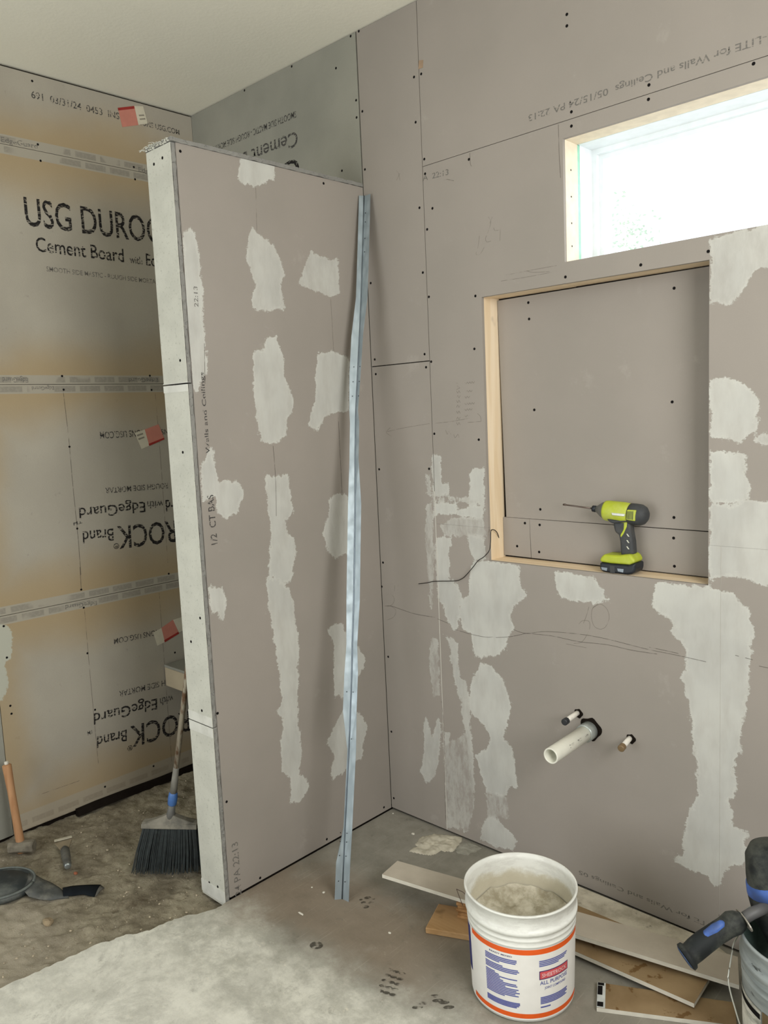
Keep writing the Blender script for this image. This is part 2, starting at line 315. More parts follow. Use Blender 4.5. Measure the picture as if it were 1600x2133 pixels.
mud('main', *E_, [(440, 780), (480, 830), (470, 1050), (430, 1260), (360, 1340), (300, 1230), (330, 1080), (330, 830), (350, 750), (400, 930)], 0.3)
mud('main', *E_, [(860, 1600), (930, 1610), (1060, 1740), (1110, 1810), (1070, 1880), (960, 1870), (800, 1790), (830, 1660)], 0.15)
mud('main', *E_, [(850, 1400), (1030, 1440), (1040, 1620), (860, 1600)], 0.95)
mud('main', *E_, [(520, 1500), (640, 1700), (730, 1740), (520, 1690)], 0.4)
mud('main', *E_, [(385, 110), (450, 110), (470, 600), (410, 600), (385, 400)], 0.85)
mud('main', *E_, [(500, 1000), (700, 900), (760, 1500), (700, 1720), (520, 1650), (505, 1200)], 0.9)
mud('main', *E_, [(500, 900), (555, 920), (550, 1000), (520, 1080)], 0.3)
mud('main', *D_, [(510, 590), (560, 580), (580, 1100), (560, 1500), (545, 1500), (520, 1100), (500, 940)], 0.85)
mud('main', 1.905, 760, 1180, [(745, 12), (860, 32), (915, 45), (975, 140), (880, 145), (770, 125)])
mud('main', *F_, [(350, 330), (940, 390), (1240, 440), (1260, 520), (1380, 640), (1440, 830), (1460, 950), (1400, 1060), (1450, 1090), (1400, 1230), (1410, 1300), (1380, 1600), (1350, 1700), (1290, 2200), (1260, 2360), (1200, 2430), (1260, 2500), (1260, 2640), (1180, 2780), (1220, 3040), (1340, 3090), (1400, 3160), (1340, 3220), (1360, 3430), (1320, 3490), (1190, 3480), (1120, 3600), (1080, 3700), (1000, 3710), (920, 3600), (700, 3520), (550, 3450), (570, 3390), (650, 3390), (660, 3100), (740, 2850), (820, 2700), (800, 2400), (780, 2240), (740, 1900), (700, 1630), (680, 1480), (620, 1400), (660, 1340), (680, 1100), (600, 970), (510, 880), (560, 820), (480, 750), (300, 600)])
mud('main', *H_, [(205, 1580), (310, 1610), (400, 1570), (640, 1590), (640, 2065), (533, 2055), (470, 2040), (350, 2000), (250, 2010), (205, 2060)], 0.08)
mud('main', *H_, [(210, 1305), (390, 1310), (420, 1330), (415, 1430), (435, 1500), (430, 1580), (380, 1590), (210, 1590)])
mud('main', *H_, [(210, 910), (300, 890), (400, 930), (480, 1000), (495, 1060), (470, 1180), (380, 1260), (210, 1230)], 0.1)
mud('main', *H_, [(210, 120), (640, 20), (640, 270), (533, 290), (480, 290), (410, 390), (370, 460), (290, 495), (210, 480)], 0.25)
mud('main', *H_, [(450, 1215), (640, 1200), (640, 1290), (450, 1260)], 0.4)
mud('left', 3.636, 0, 1180, [(-60, 430), (60, 440), (95, 520), (95, 690), (40, 720), (60, 900), (30, 1000), (-60, 1050)], 0.3)

def board(name, plane, u0, u1, v0, v1, mat, parent, res=0.012, holes=(), thick=0.0127, wob=0.0):
    P = PL[plane][0]
    def lines(a, b, extra):
        L = set(np.round(np.linspace(a, b, max(2, int((b - a) / res) + 1)), 5)); L |= {round(e, 5) for e in extra if a < e < b}; return sorted(L)
    us = lines(u0, u1, [h[0] for h in holes] + [h[1] for h in holes]); vs = lines(v0, v1, [h[2] for h in holes] + [h[3] for h in holes])
    bm = bmesh.new(); grid = {}
    for i in range(len(us) - 1):
        for j in range(len(vs) - 1):
            cu, cv = (us[i] + us[i + 1]) / 2, (vs[j] + vs[j + 1]) / 2
            if any(h[0] < cu < h[1] and h[2] < cv < h[3] for h in holes): continue
            q = []
            for a, b in ((i, j), (i + 1, j), (i + 1, j + 1), (i, j + 1)):
                if (a, b) not in grid: grid[(a, b)] = bm.verts.new(P(us[a], vs[b], 0))
                q.append(grid[(a, b)])
            bm.faces.new(q)
    bm.verts.index_update(); uv = {v: k for k, v in grid.items()}
    co = np.array([(us[uv[v][0]], vs[uv[v][1]]) for v in bm.verts])
    be = [e for e in bm.edges if e.is_boundary]; n0 = len(bm.verts)
    g = bmesh.ops.extrude_edge_only(bm, edges=be)
    off = P(0, 0, -thick) - P(0, 0, 0)
    for v in [x for x in g['geom'] if isinstance(x, bmesh.types.BMVert)]: v.co += off
    bmesh.ops.recalc_face_normals(bm, faces=bm.faces)
    me = bpy.data.meshes.new(name); bm.to_mesh(me)
    sd = np.full(len(me.vertices), -0.06); th = np.zeros(len(me.vertices))
    for poly, t in MUD.get(plane, []):
        d = np.clip(sdf(co, poly), -0.06, 0.06); m = (d > sd[:n0]) & ~((sd[:n0] > 0.012) & (t > th[:n0]))
        th[:n0] = np.where(m, t, th[:n0]); sd[:n0] = np.maximum(sd[:n0], d)
    for nm, arr in (('mud', sd), ('thin', th)):
        a = me.attributes.new(nm, 'FLOAT', 'POINT'); a.data.foreach_set('value', arr.astype(np.float32))
    bm.free(); return link(name, me, mat, parent)

# screws: one mesh, copied
def screw_mesh(nrm):
    bm = bmesh.new(); lathe(bm, (0, 0, 0), nrm, [(-0.0015, 0.0046), (0.0003, 0.0047), (0.0005, 0.0040)], 10)
    me = bpy.data.meshes.new('screw'); bm.to_mesh(me); bm.free(); me.materials.append(M['screw']); return me
SCREW = {}
def screws(plane, pts, parent):
    P, inv, n = PL[plane]
    if plane not in SCREW: SCREW[plane] = screw_mesh(n)
    for x, y in pts:
        u, v = inv(x, y); o = bpy.data.objects.new('screw', SCREW[plane]); COL.objects.link(o); o.parent = parent; o.location = P(u, v, 0.0002)
# printed text fitted to a baseline given by two points and a cap height
def text_mesh(body):
    c = bpy.data.curves.new('t', 'FONT'); c.body = body; c.size = 1; c.resolution_u = 3; c.offset = 0.008
    o = bpy.data.objects.new('t', c); COL.objects.link(o); bpy.context.view_layer.update()
    me = bpy.data.meshes.new_from_object(o.evaluated_get(bpy.context.evaluated_depsgraph_get())); bpy.data.objects.remove(o); bpy.data.curves.remove(c)
    a = np.zeros(len(me.vertices) * 3); me.vertices.foreach_get('co', a); return me, a.reshape(-1, 3)
CAPH = None
def caph():
    global CAPH
    if CAPH is None:
        me, a = text_mesh('H'); CAPH = a[:, 1].max(); bpy.data.meshes.remove(me)
    return CAPH
def text(plane, body, p0, p1, ptop, mat, parent, name='printed_lettering'):
    P, inv, n = PL[plane]; a = P(*inv(*p0), 0.0006); b = P(*inv(*p1), 0.0006); t = P(*inv(*ptop), 0.0006)
    xd = (b - a); w = xd.length; xd.normalize(); up = n.cross(xd); h = abs((t - a).dot(up))
    me, co = text_mesh(body); x0, x1 = co[:, 0].min(), co[:, 0].max(); sy = h / caph(); sx = w / (x1 - x0)
    for v, c in zip(me.vertices, co): v.co = a + xd * ((c[0] - x0) * sx) + up * (c[1] * sy)
    me.name = name; me.materials.clear(); return link(name, me, mat, parent)
def stroke(plane, s, ox, oy, polys, mat, parent, w=0.0011, name='pencil_mark', smooth=True):
    P, inv, n = PL[plane]; bm = bmesh.new()
    for pts in polys:
        q = [P(*inv(x, y), 0.0007) for x, y in Z(s, ox, oy, pts)]
        if smooth and len(q) > 2: q = smooth_path(q, 5)
        vs = []
        for i, p in enumerate(q):
            t = (q[min(i + 1, len(q) - 1)] - q[max(i - 1, 0)]).normalized(); sd_ = n.cross(t) * (w / 2); vs.append((bm.verts.new(p + sd_), bm.verts.new(p - sd_)))
        for a, b in zip(vs, vs[1:]): bm.faces.new((a[0], a[1], b[1], b[0]))
    me = bpy.data.meshes.new(name); bm.to_mesh(me); bm.free(); return link(name, me, mat, parent)

# ------------------------------------------------------------------ room shell
CZ = 3.047
bm = mkbox((-1.3, -4.2, CZ), (3.4, 0.3, CZ + 0.1)); tag(obj('ceiling', bm, M['ceiling']), kind='structure')
# slab with the ragged cut edge towards the sunken shower pan
edge = [(-0.002, 0.0)] + [(0.0, -0.84)] + [tuple(hit(x, y, 2, 0)[:2]) for x, y in ((452, 1893), (425, 1900), (398, 1905), (372, 1912), (345, 1922), (318, 1934), (292, 1944), (262, 1946), (235, 1958), (205, 1966), (170, 1983), (140, 1995), (105, 2012), (72, 2026), (40, 2040), (0, 2060))] + [(-0.22, -1.75), (-0.35, -2.2), (-1.3, -2.6)]
jag = []
for a, b in zip(edge[1:], edge[2:]):
    for k in range(4):
        t = k / 4; jag.append((a[0] + (b[0] - a[0]) * t + random.uniform(-0.004, 0.004), a[1] + (b[1] - a[1]) * t + random.uniform(-0.004, 0.004)))
poly = [edge[0]] + jag + [edge[-1], (-1.3, -4.2), (3.4, -4.2), (3.4, 0.16), (-0.002, 0.16)]
bm = slab(bmesh.new(), [(x, y, 0) for x, y in poly], (0, 0, -0.12))
floor = tag(obj('floor', bm, M['floor']), kind='structure')
# sunken dirt bed
bm = bmesh.new(); nx, ny = 200, 360
def dz(x, y):
    from mathutils import noise as nz
    return -0.035 + 0.012 * nz.fractal(Vector((x * 4, y * 4, 0)), 0.8, 2.1, 4) + 0.009 * nz.fractal(Vector((x * 16, y * 16, 3)), 0.7, 2.2, 4)
vs = [[bm.verts.new((-1.3 + 1.45 * i / nx, -2.7 + 2.86 * j / ny, dz(-1.3 + 1.45 * i / nx, -2.7 + 2.86 * j / ny))) for j in range(ny + 1)] for i in range(nx + 1)]
for i in range(nx):
    for j in range(ny): bm.faces.new((vs[i][j], vs[i + 1][j], vs[i + 1][j + 1], vs[i][j + 1]))
tag(obj('floor', bm, M['dirt'], smooth=True), kind='structure')

# main wall: dark stud cavity with real openings, sheets of board screwed on the front
NX0, NX1, NZ0, NZ1 = 0.5375, 1.311, 1.102, 2.012
WX0, WX1, WZ0, WZ1 = 0.861, 2.3, 2.077, 2.444
bm = bmesh.new(); y0, y1 = 0.0128, 0.16
box(bm, (-1.25, y0, -0.12), (NX0 - 0.038, y1, CZ)); box(bm, (NX0 - 0.038, y0, -0.12), (3.4, y1, NZ0 - 0.038)); box(bm, (NX0 - 0.038, y0, WZ1 + 0.03), (3.4, y1, CZ))
box(bm, (NX0 - 0.038, 0.104, NZ0 - 0.038), (NX1 + 0.001, y1, NZ1 + 0.038)); box(bm, (NX1 + 0.001, y0, NZ0 - 0.038), (3.4, y1, WZ0 - 0.013)); box(bm, (NX0 - 0.038, y0, NZ1 + 0.038), (NX1 + 0.001, y1, WZ0 - 0.013))
box(bm, (NX0 - 0.038, y0, WZ0 - 0.03), (WX0 - 0.03, y1, WZ1 + 0.03)); box(bm, (WX1, y0, WZ0 - 0.03), (3.4, y1, WZ1 + 0.03))
wall = tag(obj('wall_back', bm, M['dark']), kind='structure')
SX = 0.297
hn = (NX0, NX1, NZ0, NZ1); hw = (WX0, WX1, WZ0, WZ1); g = 0.0013
s1 = board('drywall_sheet', 'main', 0.002, SX - g, 1.819, CZ - 0.004, M['drywall'], wall, 0.03)
s2 = board('drywall_sheet', 'main', 0.002, SX - g, 0.011, 1.8155, M['drywall'], wall)
s3 = board('drywall_sheet', 'main', SX + g, 3.35, 2.4945, CZ - 0.004, M['drywall'], wall, 0.05)
HS = 1.2190
s4 = board('drywall_sheet', 'main', SX + g, 2.45, HS + 0.0002, 2.4925, M['drywall'], wall, 0.011, (hn, hw))
s5 = board('drywall_sheet', 'main', 1.3475, 2.7, 0.011, HS - 0.0002, M['drywall'], wall, 0.011)
s6 = board('drywall_sheet', 'main', SX + g, 1.3465, 0.011, HS - 0.0002, M['drywall'], wall, 0.011, (hn,))
board('drywall_sheet', 'main', 2.4505, 3.35, HS + 0.0002, 2.4925, M['drywall_plain'], wall, 0.3); board('drywall_sheet', 'main', 2.7005, 3.35, 0.011, HS - 0.0002, M['drywall_plain'], wall, 0.3)
mfill = plain('joint_compound', C3(196, 193, 184), 0.9, 0.1, 0, 0.04)
obj('joint_compound', mkbox((SX - 0.0015, -0.0006, 0.012), (SX + 0.0015, 0.006, 1.34)), mfill, wall); obj('joint_compound', mkbox((1.3463, 0.0006, 0.10), (1.3477, 0.006, HS)), mfill, wall)
cb = board('cement_board', 'main', -1.0895, -0.005, 0.02, CZ - 0.004, M['cement_grey'], wall, 0.05)
tag(cb, 'grey cement board')
screws('main', [(862.6, 160.5), (755, 232), (866, 254.6), (760.4, 353), (747.5, 65), (874, 432.8), (881, 567.8), (772.4, 589.7), (884.6, 737.7), (780.8, 748.7)], s1)
screws('main', [(887.7, 765), (783, 779.3), (790, 977.5), (894, 976.5), (798, 1171.8), (795.5, 1221.8), (808.8, 1368), (815.5, 1524), (820.5, 1662.5)], s2)
screws('main', [(877.6, 154), (884, 331.5), (1190.5, 233), (1570, 132.6), (1181, 30), (1181, 54), (1352, 177)], s3)
screws('main', [(885.7, 362), (977, 332), (1190.5, 262.7), (1351, 207), (901, 434), (890, 477.8), (893.6, 618.4), (990.4, 616.5), (988.4, 726.7), (898.4, 753.4), (905, 903.5), (997.5, 915.8), (1335, 551.8), (1178, 577), (1475.6, 523.7)], s4)
screws('main', [(607.8, 138.4), (730.6, 75.3), (700, 142), (509.4, 188.4), (712.5, 355.6), (743, 244.7), (742, 208.8)], cb)
text('main', 'SMOOTH SIDE MASTIC - ROUGH SIDE MORTAR', (617, 230.6), (440, 307), (617, 244.7), M['ink_soft'], cb)
text('main', 'Cement Board', (619.4, 272), (453, 340), (619.4, 304), M['ink_soft'], cb)
text('main', 'USG DUROCK', (622, 328), (300, 460), (622, 378), M['ink'], cb)
text('main', 'SI-LITE for Walls and Ceilings  05/15/24 PA 22:13', (1620, 63), (1101, 240), (1620, 80), M['ink_pale'], s3)
text('main', 'A  22:13', (881, 377), (934.6, 363.8), (881, 365.4), M['ink_pale'], s4)
text('main', 'LITE for Walls and Ceilings 05', (1491.7, 1929), (1206, 1812.5), (1491.7, 1938), M['ink_pale'], s6)
Q = (1.905, 760, 1180)
stroke('main', *Q, [[(590, 250), (640, 265), (720, 258), (850, 268), (950, 285), (1050, 310), (1130, 330), (1230, 350), (1355, 378)], [(640, 265), (740, 275), (850, 298), (960, 310), (1060, 332), (1160, 347)], [(1130, 320), (1200, 335), (1245, 345)], [(360, 250), (420, 268), (480, 280), (510, 279)], [(520, 282), (580, 278), (640, 265)], [(290, 208), (330, 225)]], M['pencil'], s4, 0.0014)
stroke('main', *Q, [[(1470, 352), (1485, 356)], [(1510, 362), (1540, 370)], [(1565, 395), (1610, 404)]], M['pencil'], s5, 0.0014)
stroke('main', *Q, [[(75, 157), (105, 157), (150, 172), (200, 188), (280, 202)]], M['pencil'], s2, 0.0016)
stroke('main', *Q, [[(85, 112), (105, 110), (118, 130), (108, 152), (88, 158)], [(105, 157), (124, 175), (115, 200), (90, 212)], [(120, 75), (118, 98)], [(134, 73), (130, 95)]], M['pencil_faint'], s2)
stroke('main', *Q, [[(850, 228), (865, 215), (890, 218), (893, 245), (880, 275), (860, 300), (830, 305)], [(905, 165), (935, 149), (962, 170), (970, 205), (955, 240), (932, 248), (910, 235), (900, 200), (905, 165), (925, 150)], [(890, 160), (880, 195), (868, 225)], [(800, 307), (840, 315), (880, 322)]], M['pencil_faint'], s4)
Q = (3.555, 760, 300)
stroke('main', *Q, [[(497, 2070), (640, 2055), (775, 2030)], [(915, 540), (935, 580), (910, 660), (895, 700), (905, 725), (935, 718)], [(945, 540), (925, 590)], [(850, 680), (840, 760), (825, 815), (855, 815), (885, 765)], [(955, 620), (965, 640), (1000, 635)], [(1005, 605), (1002, 715)], [(1050, 970), (1200, 940), (1422, 900)], [(1200, 940), (1260, 950), (1422, 940)], [(1010, 1015), (1200, 985), (1422, 942)]], M['pencil_faint'], s4)
stroke('main', *Q, [[(480, 2070), (300, 2100), (165, 2130)], [(190, 2100), (160, 2135), (200, 2165)], [(235, 200), (250, 215), (262, 270)], [(262, 215), (235, 270)]], M['pencil_faint'], s1 if False else s2)
scr = [[(675, 1770), (700, 1775), (685, 1795), (705, 1805), (680, 1818)]]
for k, yy in enumerate((1770, 1832, 1875, 1925, 1968, 2015)):
    x0_ = 742; scr.append([(x0_ + 9 * i, yy + (7 if i % 2 else -5) - i * 0.9) for i in range(9 - (k % 3) * 2)])
for k, yy in enumerate((1835, 1870, 1905, 1940, 1985, 2030, 2070)):
    scr.append([(680 + 9 * i, yy + (10 if (i + k) % 2 else -8)) for i in range(4)])
scr += [[(600, 2120), (612, 2150), (620, 2125), (640, 2150)], [(660, 2150), (670, 2175), (690, 2150), (700, 2175)], [(760, 2062), (860, 2055)], [(835, 1995), (858, 2020), (862, 2055)]]
stroke('main', *Q, scr, M['pencil_faint'], s4, 0.0012)
stroke('main', 3.555, 760, 300, [[(585, 268), (610, 262), (640, 268), (660, 272)], [(778, 66), (782, 140), (790, 165)], [(1434, -145), (1440, 60), (1450, 250)]], M['pencil'], s4, 0.0013)
stroke('main', 4, 800, 1300, [[(478, 640), (495, 800), (505, 1150), (515, 1640)]], M['pencil_faint'], s4, 0.002)
# torn paper fleck beside the upper joint
bm = slab(bmesh.new(), [PL['main'][0](*PL['main'][1](x, y), 0.001) for x, y in ((873, 126), (882, 125), (881, 141), (872, 144))], (0, 0.0008, 0)); obj('paper_fleck', bm, plain('brown_paper', C3(156, 132, 108)), s3)

# recessed niche: pine frame and back boards
bm = mkbox((NX0 - 0.038, 0.0128, NZ0 - 0.038), (NX0, 0.103, NZ1 + 0.038)); obj('frame_board', bm, M['pine_z'], wall, bevel=0.0015)
bm = mkbox((NX0, 0.0128, NZ1), (0.842, 0.103, NZ1 + 0.037)); obj('frame_board', bm, M['pine_x'], wall, bevel=0.0015)
bm = mkbox((0.8435, 0.0128, NZ1 + 0.001), (NX1 + 0.001, 0.103, NZ1 + 0.038)); obj('frame_board', bm, M['pine_x'], wall, bevel=0.0015)
bm = mkbox((NX0, 0.0128, NZ0 - 0.037), (NX1 + 0.001, 0.103, NZ0)); sill = obj('frame_board', bm, M['pine_x'], wall, bevel=0.0015)
nb = lambda x, y: PL['niche'][0](*PL['niche'][1](x, y), 0)
def quad_board(pts):
    bm = slab(bmesh.new(), pts, (0, 0.012, 0)); return obj('back_panel', bm, M['drywall_plain'], wall)
zA = nb(1044, 1076.5).z; zB = nb(1473, 1107).z
p1 = quad_board([Vector((0.5395, 0.089, NZ1 - 0.006)), Vector((NX1 - 0.001, 0.089, NZ1 - 0.003)), Vector((NX1 - 0.001, 0.089, zB + 0.0012)), Vector((0.553, 0.089, zA + 0.0006))])
xs = nb(1104, 1120).x
p2 = quad_board([Vector((0.539, 0.089, zA - 0.0006)), Vector((xs - 0.0006, 0.089, zA + (zB - zA) * (xs - 0.54) / 0.77 - 0.0007)), Vector((xs + 0.002, 0.089, NZ0 + 0.006)), Vector((0.539, 0.089, NZ0 + 0.007))])
p3 = quad_board([Vector((xs + 0.0004, 0.089, zA + (zB - zA) * (xs - 0.54) / 0.77 - 0.0007)), Vector((NX1 - 0.001, 0.089, zB - 0.002)), Vector((NX1 - 0.001, 0.089, NZ0 + 0.004)), Vector((xs + 0.0045, 0.089, NZ0 + 0.006))])
q = (2.963, 960, 520)
screws('niche', Z(*q, [(417, 327), (422, 428), (454, 989), (1305, 940), (1317, 238), (491, 1603), (1316, 1653)]), p1)
screws('niche', Z(*q, [(396, 1688), (348, 1830)]), p2)
screws('niche', Z(*q, [(487, 1699), (484, 1866), (1314, 1780), (1319, 1954)]), p3)

# window high in the wall
win = thing('window_1', None, None, (WX0, 0, WZ0)); win['kind'] = 'structure'
def wbox(name, a, b, mat, bevel=0.0, parent=None):
    o = obj(name, mkbox(a, b), mat, parent or win, bevel=bevel, world=True); return o
wbox('reveal_board', (WX0 - 0.012, 0.0128, WZ0 - 0.012), (WX0 + 0.0005, 0.086, WZ1 + 0.012), M['cream_dry'])
wbox('reveal_board', (WX0 - 0.012, 0.0128, WZ1 - 0.0005), (WX1, 0.086, WZ1 + 0.012), M['cream_dry'])
wbox('reveal_board', (WX0 - 0.012, 0.0128, WZ0 - 0.012), (WX1, 0.20, WZ0 + 0.0005), M['cream_dry'])
wbox('sealing_strip', (WX0 - 0.01, 0.086, WZ0), (WX0 - 0.001, 0.102, WZ1), M['green'])
wbox('sealing_strip', (WX0 - 0.01, 0.086, WZ1 + 0.001), (WX1, 0.090, WZ1 + 0.008), M['green'])
wbox('window_jamb', (WX0 - 0.03, 0.102, WZ0), (WX0, 0.30, WZ1 + 0.03), M['white_vinyl'])
wbox('window_jamb', (WX0, 0.090, WZ1), (WX1, 0.30, WZ1 + 0.03), M['white_vinyl'])
wbox('window_jamb', (WX0, 0.20, WZ0 - 0.03), (WX1, 0.30, WZ0), M['white_vinyl'])
def frame(name, x0, x1, z0, z1, w, ya, yb, mat):
    bm = bmesh.new(); box(bm, (x0, ya, z0), (x0 + w, yb, z1)); box(bm, (x1 - w, ya, z0), (x1, yb, z1)); box(bm, (x0 + w, ya, z1 - w), (x1 - w, yb, z1)); box(bm, (x0 + w, ya, z0), (x1 - w, yb, z0 + w))
    return obj(name, bm, mat, win, world=True)
frame('window_frame', WX0, WX1, WZ0, WZ1, 0.016, 0.178, 0.26, M['white_vinyl'])
frame('window_sash', WX0 + 0.016, WX1 - 0.016, WZ0 + 0.016, WZ1 - 0.016, 0.014, 0.196, 0.25, M['white_vinyl'])
gm = N('window_glass', 0.02, 0.5); tr = gm.n('ShaderNodeBsdfTransparent'); gl = gm.n('ShaderNodeBsdfGlossy'); gl.inputs['Roughness'].default_value = 0.02
mx = gm.n('ShaderNodeMixShader'); mx.inputs[0].default_value = 0.05; gm.l(tr.outputs[0], mx.inputs[1]); gm.l(gl.outputs[0], mx.inputs[2]); gm.l(mx.outputs[0], gm.out.inputs[0])
wbox('window_pane', (WX0 + 0.029, 0.222, WZ0 + 0.029), (WX1 - 0.029, 0.226, WZ1 - 0.029), gm.m)
bm = bmesh.new()
for z in (2.13, 2.20, 2.28, 2.36): lathe(bm, (WX0 + 0.0002, 0.045, z), (1, 0, 0), [(0, 0.003), (0.0006, 0.003)], 8)
obj('screw', bm, M['screw'], win, world=True)

# left wall: courses of cement board, edges printed with a band
LC = [(-0.012, 0.8965), (0.8990, 1.8150), (1.8170, 2.7430), (2.7450, 3.038)]
wl = tag(obj('wall_left', mkbox((-1.25, -4.2, -0.12), (-1.103, 0.0, CZ)), M['dark']), kind='structure')
rows = []
for a, b in LC: rows.append(board('cement_board', 'left', -1.1085, -0.0006, a, b, M['durock'], wl, 0.03 if a > 1 else 0.014))
for a, b in LC: tag(board('cement_board', 'left', -4.1, -1.111, a, b, M['cement_grey'], wl, 0.4), 'plain grey cement board')
L0, L1, L2, L3 = rows
z1, z2, z3, z4 = (3.81, 0, 100), (3.636, 0, 760), (3.636, 0, 1180), (3.2, 0, 1560)
screws('left', Z(*z1, [(255, 262)]) + Z(*z1, [(300, 765), (1062, 945)]), L3)
screws('left', Z(*z1, [(322, 895), (1072, 1042)]) + Z(*z2, [(470, 85), (1135, 82)]), L2)
screws('left', Z(*z2, [(482, 188), (1148, 190), (526, 620), (585, 1240), (1278, 1582)]) + Z(*z3, [(615, 175)]), L1)
screws('left', Z(*z3, [(634, 312), (662, 657), (1325, 652), (720, 1085), (52, 690), (28, 452), (87, 1115), (78, 1055), (1163, 1512)]) + Z(*z4, [(700, 252)]), L0)
T = lambda b, p0, p1, pt, m, par: text('left', b, p0, p1, pt, M[m], par)
T('691  03/31/24  0453  INS', (65.6, 203.7), (249, 249), (64.3, 189), 'ink_soft', L3)
T('IONS USG.COM', (293, 260.5), (374, 281), (293, 249.5), 'ink_soft', L3)
T('EdgeGuard', (2.6, 295.5), (78.7, 310), (2.6, 285), 'ink_pale', L3)
T('EdgeGuard', (288.7, 357), (352, 370), (288.7, 348), 'ink_pale', L3)
T('USG DUROCK', (53.8, 469), (366, 512), (50, 410), 'ink', L2)
T('Cement Board', (75.6, 523), (258.5, 546), (76, 493.7), 'ink', L2)
T('with', (270.3, 547.5), (296.6, 551), (270.3, 532), 'ink_soft', L2)
T('EdgeGuard', (304.5, 552), (400, 567), (304.5, 528), 'ink', L2)
T('SMOOTH SIDE MASTIC - ROUGH SIDE MORTAR', (97, 565), (330, 592), (97, 555), 'ink_pale', L2)
T('EdgeGuard', (328.6, 787.5), (268, 787.5), (328.6, 796), 'ink_pale', L2)
T('EdgeGuard', (112, 804.5), (66, 805.4), (112, 812), 'ink_pale', L1)
T('EdgeGuard', (58, 787), (5, 786), (58, 797), 'ink_pale', L2)
T('IONS USG.COM', (295.6, 895.3), (207.6, 900), (295.6, 909), 'ink_soft', L1)
T('INS', (353.4, 894), (335.5, 894), (353.4, 905), 'ink_soft', L1)
T('ROUGH SIDE MORTAR', (349.3, 1006), (219, 1016.3), (349.3, 1017), 'ink_soft', L1)
T('EdgeGuard', (301.7, 1045), (164.2, 1058.4), (301.7, 1066.6), 'ink', L1)
T('with', (339.7, 1043), (306.6, 1044.6), (339.7, 1058), 'ink_soft', L1)
T('oard', (385, 1037), (344.3, 1042), (385, 1060), 'ink', L1)
T('TM', (170, 1083), (152, 1088), (170, 1090), 'ink_soft', L1)
T('Brand', (235.7, 1101), (171.9, 1107), (235.7, 1125.8), 'ink', L1)
T('UROCK', (396, 1081), (243.4, 1097), (396, 1125), 'ink', L1)
T('\u00ae', (247.5, 1131), (236, 1132.7), (247.5, 1142), 'ink', L1)
T('IONS USG.COM', (326, 1312), (237, 1330.7), (326, 1323), 'ink_soft', L0)
T('H SIDE MORTAR', (343.8, 1416.5), (248, 1440), (343.8, 1428), 'ink_soft', L0)
T('with', (360, 1446.8), (332.8, 1455), (360, 1463), 'ink_soft', L0)
T('EdgeGuard', (327, 1455), (195, 1486.6), (327, 1477), 'ink', L0)
T('Brand', (264, 1519.7), (202, 1534.8), (264, 1543), 'ink', L0)
T('ROCK', (394.6, 1479.8), (270.9, 1514), (394.6, 1522), 'ink', L0)
T('\u00ae', (276, 1551), (265, 1554), (276, 1562), 'ink', L0)
T('TM', (193, 1520), (182, 1524), (193, 1528), 'ink_soft', L0)
T('EdgeGuard', (201.6, 1252), (136, 1260.5), (201.6, 1260.5), 'ink_pale', L0)
stroke('left', *z2, [[(478, 200), (520, 560), (550, 900), (590, 1300), (612, 1590)]], M['pencil'], L1, 0.002, 'chalk_line')
stroke('left', *z2, [[(1175, 215), (1215, 700), (1270, 1500)]], M['pencil_faint'], L1, 0.002, 'chalk_line')
stroke('left', *z3, [[(605, 5), (615, 170)]], M['pencil'], L1, 0.002, 'chalk_line')
stroke('left', *z3, [[(640, 330), (680, 800), (745, 1500)], [(1205, 200), (1245, 740), (1300, 1480)]], M['pencil_faint'], L0, 0.002, 'chalk_line')
stroke('left', 8.889, 0, 1580, [[(700, 680), (1100, 540), (1470, 410)]], M['pencil_faint'], L0, 0.002, 'chalk_line')
mp, mwh, mrd, mgy = plain('pink_label', C3(196, 128, 112), 0.6, var=0.04), plain('white_label', C3(206, 200, 180), 0.6, var=0.05), plain('red_label_header', C3(150, 44, 38), 0.6), plain('grey_label_text', C3(140, 134, 120), 0.7)
def sticker(s, quads, par):
    P, inv, n = PL['left']; e = None
    for k, (pts, m) in enumerate(quads):
        q = [P(*inv(x, y), 0.0012 + 0.0003 * (k > 1)) for x, y in Z(*s, pts)]; bm = slab(bmesh.new(), q, (-0.0008, 0, 0))
        e = obj('sticker' if k == 0 else 'sticker_print', bm, m, par if e is None else e) if k == 0 or e is None else (obj('sticker_print', bm, m, e) and e)
    return e
sticker(z1, [([(935, 475), (1065, 460), (1098, 612), (970, 628)], mp), ([(1065, 460), (1135, 463), (1172, 600), (1098, 610)], mwh), ([(933, 475), (1063, 461), (1066, 482), (938, 497)], mrd), ([(1100, 530), (1140, 528), (1145, 540), (1104, 543)], mgy), ([(1106, 560), (1150, 556), (1154, 568), (1110, 572)], mgy)], L3)
sticker(z2, [([(1095, 490), (1200, 450), (1245, 560), (1130, 612)], mp), ([(1020, 515), (1095, 490), (1130, 612), (1072, 637)], mwh), ([(1124, 598), (1240, 552), (1245, 564), (1130, 614)], mrd), ([(1035, 530), (1080, 515), (1084, 526), (1040, 542)], mgy), ([(1045, 558), (1090, 542), (1094, 552), (1050, 570)], mgy)], L1)
sticker(z3, [([(1222, 465), (1310, 403), (1355, 505), (1248, 572)], mp), ([(1160, 500), (1222, 466), (1248, 572), (1192, 600)], mwh), ([(1242, 558), (1350, 494), (1355, 508), (1248, 574)], mrd), ([(1310, 404), (1385, 380), (1420, 465), (1355, 500)], mwh), ([(1385, 380), (1440, 355), (1470, 440), (1420, 465)], mp)], L0)
